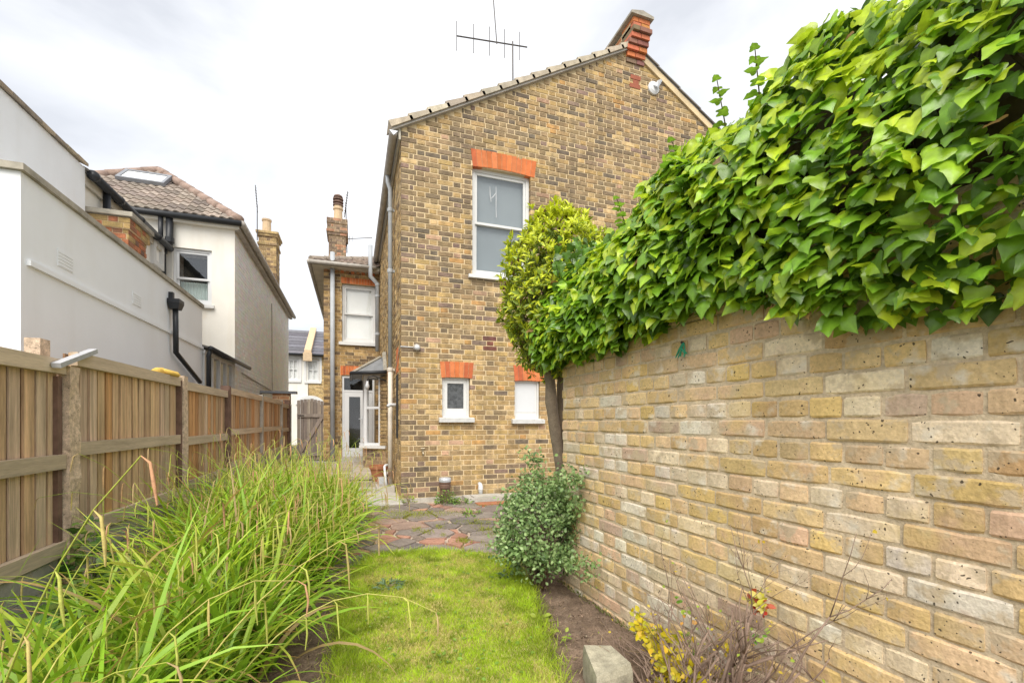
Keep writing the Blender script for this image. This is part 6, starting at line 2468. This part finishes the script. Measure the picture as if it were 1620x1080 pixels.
def ribbons(P0, D0, L, W, droop, segs, C0, C1, tipc=None, wprof=None):
    """arching blades, vectorised: returns a mesh set"""
    n = len(P0)
    P = P0.copy()
    D = unit(D0)
    side = unit(np.cross(D, np.tile([0, 0, 1.0], (n, 1))) + 0.25 * r3.normal(size=(n, 3)))
    V, C = [], []
    for k in range(segs + 1):
        f = k / segs
        w = W * (min(1, 0.55 + f * 2) * (1 - f ** 2.2) + 0.04)
        V.append(P - side * (w / 2)[:, None])
        V.append(P + side * (w / 2)[:, None])
        c = C0 * (1 - f) + C1 * f
        if tipc is not None and f > 0.82:
            c = np.where(tipc[:, None], np.array([[0.42, 0.27, 0.09]]), c)
        C += [c, c]
        D = unit(D + np.stack([np.zeros(n), np.zeros(n), -droop * (0.25 + 1.2 * f)], 1) / segs)
        P = P + D * (L / segs)[:, None]
        P[:, 2] = np.maximum(P[:, 2], 0.01)
    m = 2 * (segs + 1)
    V = np.stack(V, 1).reshape(-1, 3)
    C = np.stack(C, 1).reshape(-1, 3)
    q = np.array([[2 * k, 2 * k + 1, 2 * k + 3, 2 * k + 2] for k in range(segs)])
    loops = (q[None] + (np.arange(n) * m)[:, None, None]).ravel()
    return V, loops, np.full(n * segs, 4), C


nb = 92
nC = len(clumps)
ci = np.repeat(np.arange(nC), nb)
n = len(ci)
az = r3.uniform(0, 2 * np.pi, n)
P0 = np.stack([clumps[ci, 0] + 0.07 * r3.normal(size=n), clumps[ci, 1] + 0.07 * r3.normal(size=n), np.zeros(n)], 1)
el = r3.uniform(0.35, 1.25, n)
D0 = np.stack([np.cos(az) * np.cos(el), np.sin(az) * np.cos(el), np.sin(el)], 1)
D0[:, 2] += 0.35
Lb = r3.uniform(0.5, 1.0, n)
P0[:, 0] = np.clip(P0[:, 0], -1.5, 0.1)
drp = r3.uniform(0.9, 2.6, n)
west = (np.cos(az) < -0.2) & (P0[:, 0] < -0.7)
Lb[west] *= 0.78
Lb *= 1 + 0.14 * np.exp(-((P0[:, 1] - 3.6) / 1.2) ** 2)
east = (np.cos(az) > 0.3) & (P0[:, 0] > -0.75)
Lb[east] *= 0.72
D0[:, 2] += 0.05
tone = r3.random((n, 1))
C0 = np.array([[0.13, 0.27, 0.020]]) * r3.uniform(0.6, 1.2, (n, 1))
C1 = np.where(tone < 0.35, np.array([[0.46, 0.60, 0.040]]), np.where(tone < 0.88, np.array([[0.31, 0.52, 0.030]]), np.array([[0.56, 0.60, 0.08]]))) * r3.uniform(0.75, 1.2, (n, 1))
thatch = r3.random(n) < 0.05
C0[thatch] = [0.30, 0.21, 0.09]
C1[thatch] = [0.46, 0.34, 0.15]
leafset = ribbons(P0, D0, Lb, r3.uniform(0.013, 0.029, n), drp, 8, C0, C1, r3.random(n) < 0.25)
# keep blades on the garden side of the fence boards
leafset[0][:, 0] = np.maximum(leafset[0][:, 0], -1.62)
leaf_obj('leaf_blades', [leafset], 'sedge_leaf', sedge, kind='stuff')
# flowering stems with hanging spikes
ns = 2
ci = np.repeat(np.arange(nC), ns)
far_c = np.nonzero(clumps[:, 1] > 3.2)[0]
ex = r3.choice(far_c, 170)
ci = np.concatenate([ci, ex])
n = len(ci)
az = r3.uniform(0, 2 * np.pi, n)
el = r3.uniform(0.95, 1.45, n)
P0 = np.stack([clumps[ci, 0] + 0.05 * r3.normal(size=n), clumps[ci, 1] + 0.05 * r3.normal(size=n), np.zeros(n)], 1)
D0 = np.stack([np.cos(az) * np.cos(el), np.sin(az) * np.cos(el), np.sin(el)], 1)
stems, spikes = MB(), MB()
rs = random.Random(3)
for i in range(n):
    p, d = Vector(P0[i]), Vector(D0[i]).normalized()
    Ls = rs.uniform(0.75, 1.2)
    pts = [p.copy()]
    dr = rs.uniform(0.9, 2.0)
    for k in range(9):
        f = k / 9
        d = (d + Vector((0, 0, -dr * f * 0.27))).normalized()
        p = p + d * (Ls / 9)
        if p.x < -1.6:
            p.x = -1.6
        pts.append(p.copy())
    gcol = pick(rs, [(2, (0.38, 0.42, 0.07)), (1, (0.46, 0.42, 0.12)), (1, (0.28, 0.37, 0.06))])
    stems.tube(pts, [0.0028] * 5 + [0.0024, 0.002, 0.0017, 0.0014, 0.0012], 4, gcol, cap=False)
    nsp = rs.randint(3, 5)
    for k in range(nsp):
        q = pts[9 - k] if k < 4 else pts[5]
        q = q.copy()
        ln = rs.uniform(0.07, 0.15) if k else rs.uniform(0.05, 0.09)
        out = Vector((rs.uniform(-.02, .02), rs.uniform(-.02, .02), 0)) + Vector((d.x, d.y, 0)) * 0.02
        c = pick(rs, [(4, (0.44, 0.46, 0.10)), (2, (0.46, 0.38, 0.13)), (0.5, (0.50, 0.30, 0.15))]) if k else pick(rs, [(1, (0.50, 0.28, 0.15)), (1, (0.45, 0.33, 0.16))])
        a = q + out * 0.6 + Vector((0, 0, -0.012))
        b = a + out * 0.25 + Vector((0, 0, -ln * 0.5))
        e_ = b + Vector((rs.uniform(-.006, .006), rs.uniform(-.006, .006), -ln * 0.5))
        spikes.tube([q, a, b, e_], [0.001, 0.0028, 0.0036, 0.0016], 5, c, cap=False)
stems.obj('flower_stems', 'sedge_spike', sedge, kind='stuff', smooth=True)
spikes.obj('flower_spikes', 'sedge_spike', sedge, kind='stuff', smooth=True)


# ================================================================== SMALL WEEDS
def leafy(name, label, cat, cx, cy, r, h, n, size, cols, tpl=OVAL, group=None, base=0.0, flat=0.5):
    rr_ = np.random.default_rng(int(abs(cx * 1000 + cy * 100)))
    o = root(name, (cx, cy, base), label, cat, group)
    a = rr_.uniform(0, 2 * np.pi, n)
    q = r * np.sqrt(rr_.random(n))
    z = base + h * rr_.random(n) * (1 - (q / r) ** 2 * 0.7)
    P = np.stack([cx + q * np.cos(a), cy + q * np.sin(a), z + 0.005], 1)
    D = np.stack([np.cos(a) + 0.5 * rr_.normal(size=n), np.sin(a) + 0.5 * rr_.normal(size=n), flat * rr_.normal(size=n) + 0.25], 1)
    Nn = np.stack([0.5 * rr_.normal(size=n), 0.5 * rr_.normal(size=n) - 0.2, np.full(n, 1.0)], 1)
    C = np.array([pick(random, cols) for _ in range(n)])
    leaf_obj('foliage', [instance(tpl, P, D, Nn, size * rr_.uniform(0.6, 1.3, n), C)], 'small_leaf', o, kind='stuff')
    t = MB()
    for k in range(min(10, n // 8 + 2)):
        t.tube([(cx, cy, base - 0.01), (cx + (P[k, 0] - cx) * 0.5, cy + (P[k, 1] - cy) * 0.5, base + h * 0.4), tuple(P[k])], [0.003, 0.002, 0.001], 4)
    t.obj('stems', 'twig', o, kind='stuff')
    return o


G1 = [(2, (0.15, 0.26, 0.04)), (1, (0.25, 0.36, 0.06)), (1, (0.09, 0.18, 0.04))]
G2 = [(2, (0.30, 0.36, 0.05)), (1, (0.22, 0.32, 0.05))]
leafy('weed_clump', 'bushy green weed at the foot of the clay vent pipe', 'weed', vx - 0.02, YF - 0.32, 0.16, 0.20, 260, 0.035, G1)
leafy('weed_clump', 'low green weed trailing right of the clay vent pipe', 'weed', vx + 0.22, YF - 0.36, 0.14, 0.09, 120, 0.03, G1)
leafy('weed_clump', 'light green weed sprouting at the corner of the brick house', 'weed', 0.74, YF - 0.14, 0.10, 0.22, 70, 0.05, G2, tpl=LANCE)
leafy('weed_clump', 'small dandelion rosette on the paving below the drain slab', 'weed', *onZ(745, 815)[:2], 0.10, 0.06, 46, 0.07, G1, tpl=LANCE)
leafy('weed_clump', 'grey green thistle rosette growing in the lawn', 'weed', *onZ(615, 932)[:2], 0.08, 0.03, 70, 0.045, [(1, (0.16, 0.25, 0.13))], tpl=LANCE, base=0.02)
leafy('weed_clump', 'weed seedling on the soil beside the lawn edge', 'weed', *onZ(858, 985)[:2], 0.05, 0.05, 22, 0.035, G2)
leafy('weed_clump', 'tiny weed seedling on bare soil near the garden wall', 'weed', *onZ(885, 1008)[:2], 0.05, 0.03, 18, 0.03, G2)
leafy('weed_clump', 'weed rosette at the lawn end below the grey green shrub', 'weed', *onZ(800, 915)[:2], 0.08, 0.05, 60, 0.035, [(1, (0.15, 0.25, 0.09))])
leafy('bindweed', 'leafy green climber at the foot of the first fence post', 'climber', -1.50, 3.42, 0.13, 0.62, 220, 0.05, G1, tpl=IVY[0])
leafy('bindweed', 'low leafy weeds in the near left corner under the sedge', 'climber', -1.25, 2.35, 0.35, 0.45, 300, 0.06, [(2, (0.10, 0.20, 0.035)), (1, (0.17, 0.28, 0.05))], tpl=IVY[0])
leafy('bindweed', 'broad leaved weeds among the sedge near the fence', 'climber', -1.3, 3.0, 0.2, 0.4, 160, 0.06, [(2, (0.14, 0.24, 0.05)), (1, (0.22, 0.3, 0.06))], tpl=OVAL)
# mossy grass in the joints of the paving
r4 = np.random.default_rng(9)
Pm = []
for (px, py, w, h, n) in [(600, 804, 26, 5, 380), (640, 815, 45, 7, 900), (690, 813, 40, 6, 500), (660, 838, 10, 6, 120), (676, 842, 12, 5, 90), (695, 834, 9, 4, 90), (745, 826, 40, 5, 260), (765, 838, 14, 4, 160),
                          (790, 846, 30, 7, 420), (732, 856, 14, 5, 220), (785, 864, 28, 5, 330), (701, 848, 6, 4, 60), (595, 778, 34, 4, 380), (720, 812, 60, 3, 200), (588, 822, 12, 8, 120), (760, 800, 30, 2, 80), (770, 828, 40, 3, 150)]:
    q = np.array([onZ(px + r4.normal() * w * 0.45, py + r4.normal() * h * 0.45, 0.0) for _ in range(n)])
    Pm.append(q)
Pm = np.concatenate(Pm)
n = len(Pm)
C = np.array([[0.24, 0.30, 0.04]]) * r4.uniform(0.7, 1.3, (n, 1)) + np.array([[0.12, 0.06, 0.0]]) * r4.random((n, 1))
Dm = np.stack([0.6 * r4.normal(size=n), 0.6 * r4.normal(size=n), np.full(n, 0.8)], 1)
Lg = r4.uniform(0.015, 0.045, n)
leaf_obj('joint_moss', [instance(blade, Pm, Dm, r4.normal(size=(n, 3)), np.stack([np.full(n, 0.005), Lg, Lg], 1), C)], 'grass', patio, kind='stuff')
# soil skirt weeds along the wall foot
n = 300
yy = r4.uniform(1.4, 3.0, n)
Pm = np.stack([wall_x(yy) - 0.01 - 0.03 * r4.random(n), yy, np.full(n, -0.005)], 1)
Dm = np.stack([-0.4 + 0.4 * r4.normal(size=n), 0.6 * r4.normal(size=n), np.full(n, 0.8)], 1)
C = np.array([[0.17, 0.21, 0.05]]) * r4.uniform(0.6, 1.3, (n, 1))
leaf_obj('wall_foot_moss', [instance(blade, Pm, Dm, r4.normal(size=(n, 3)), np.stack([np.full(n, 0.006), r4.uniform(.01, .03, n), r4.uniform(.01, .03, n)], 1), C)], 'grass', None, kind='stuff', label='thin moss and grass along the foot of the garden wall', category='moss')
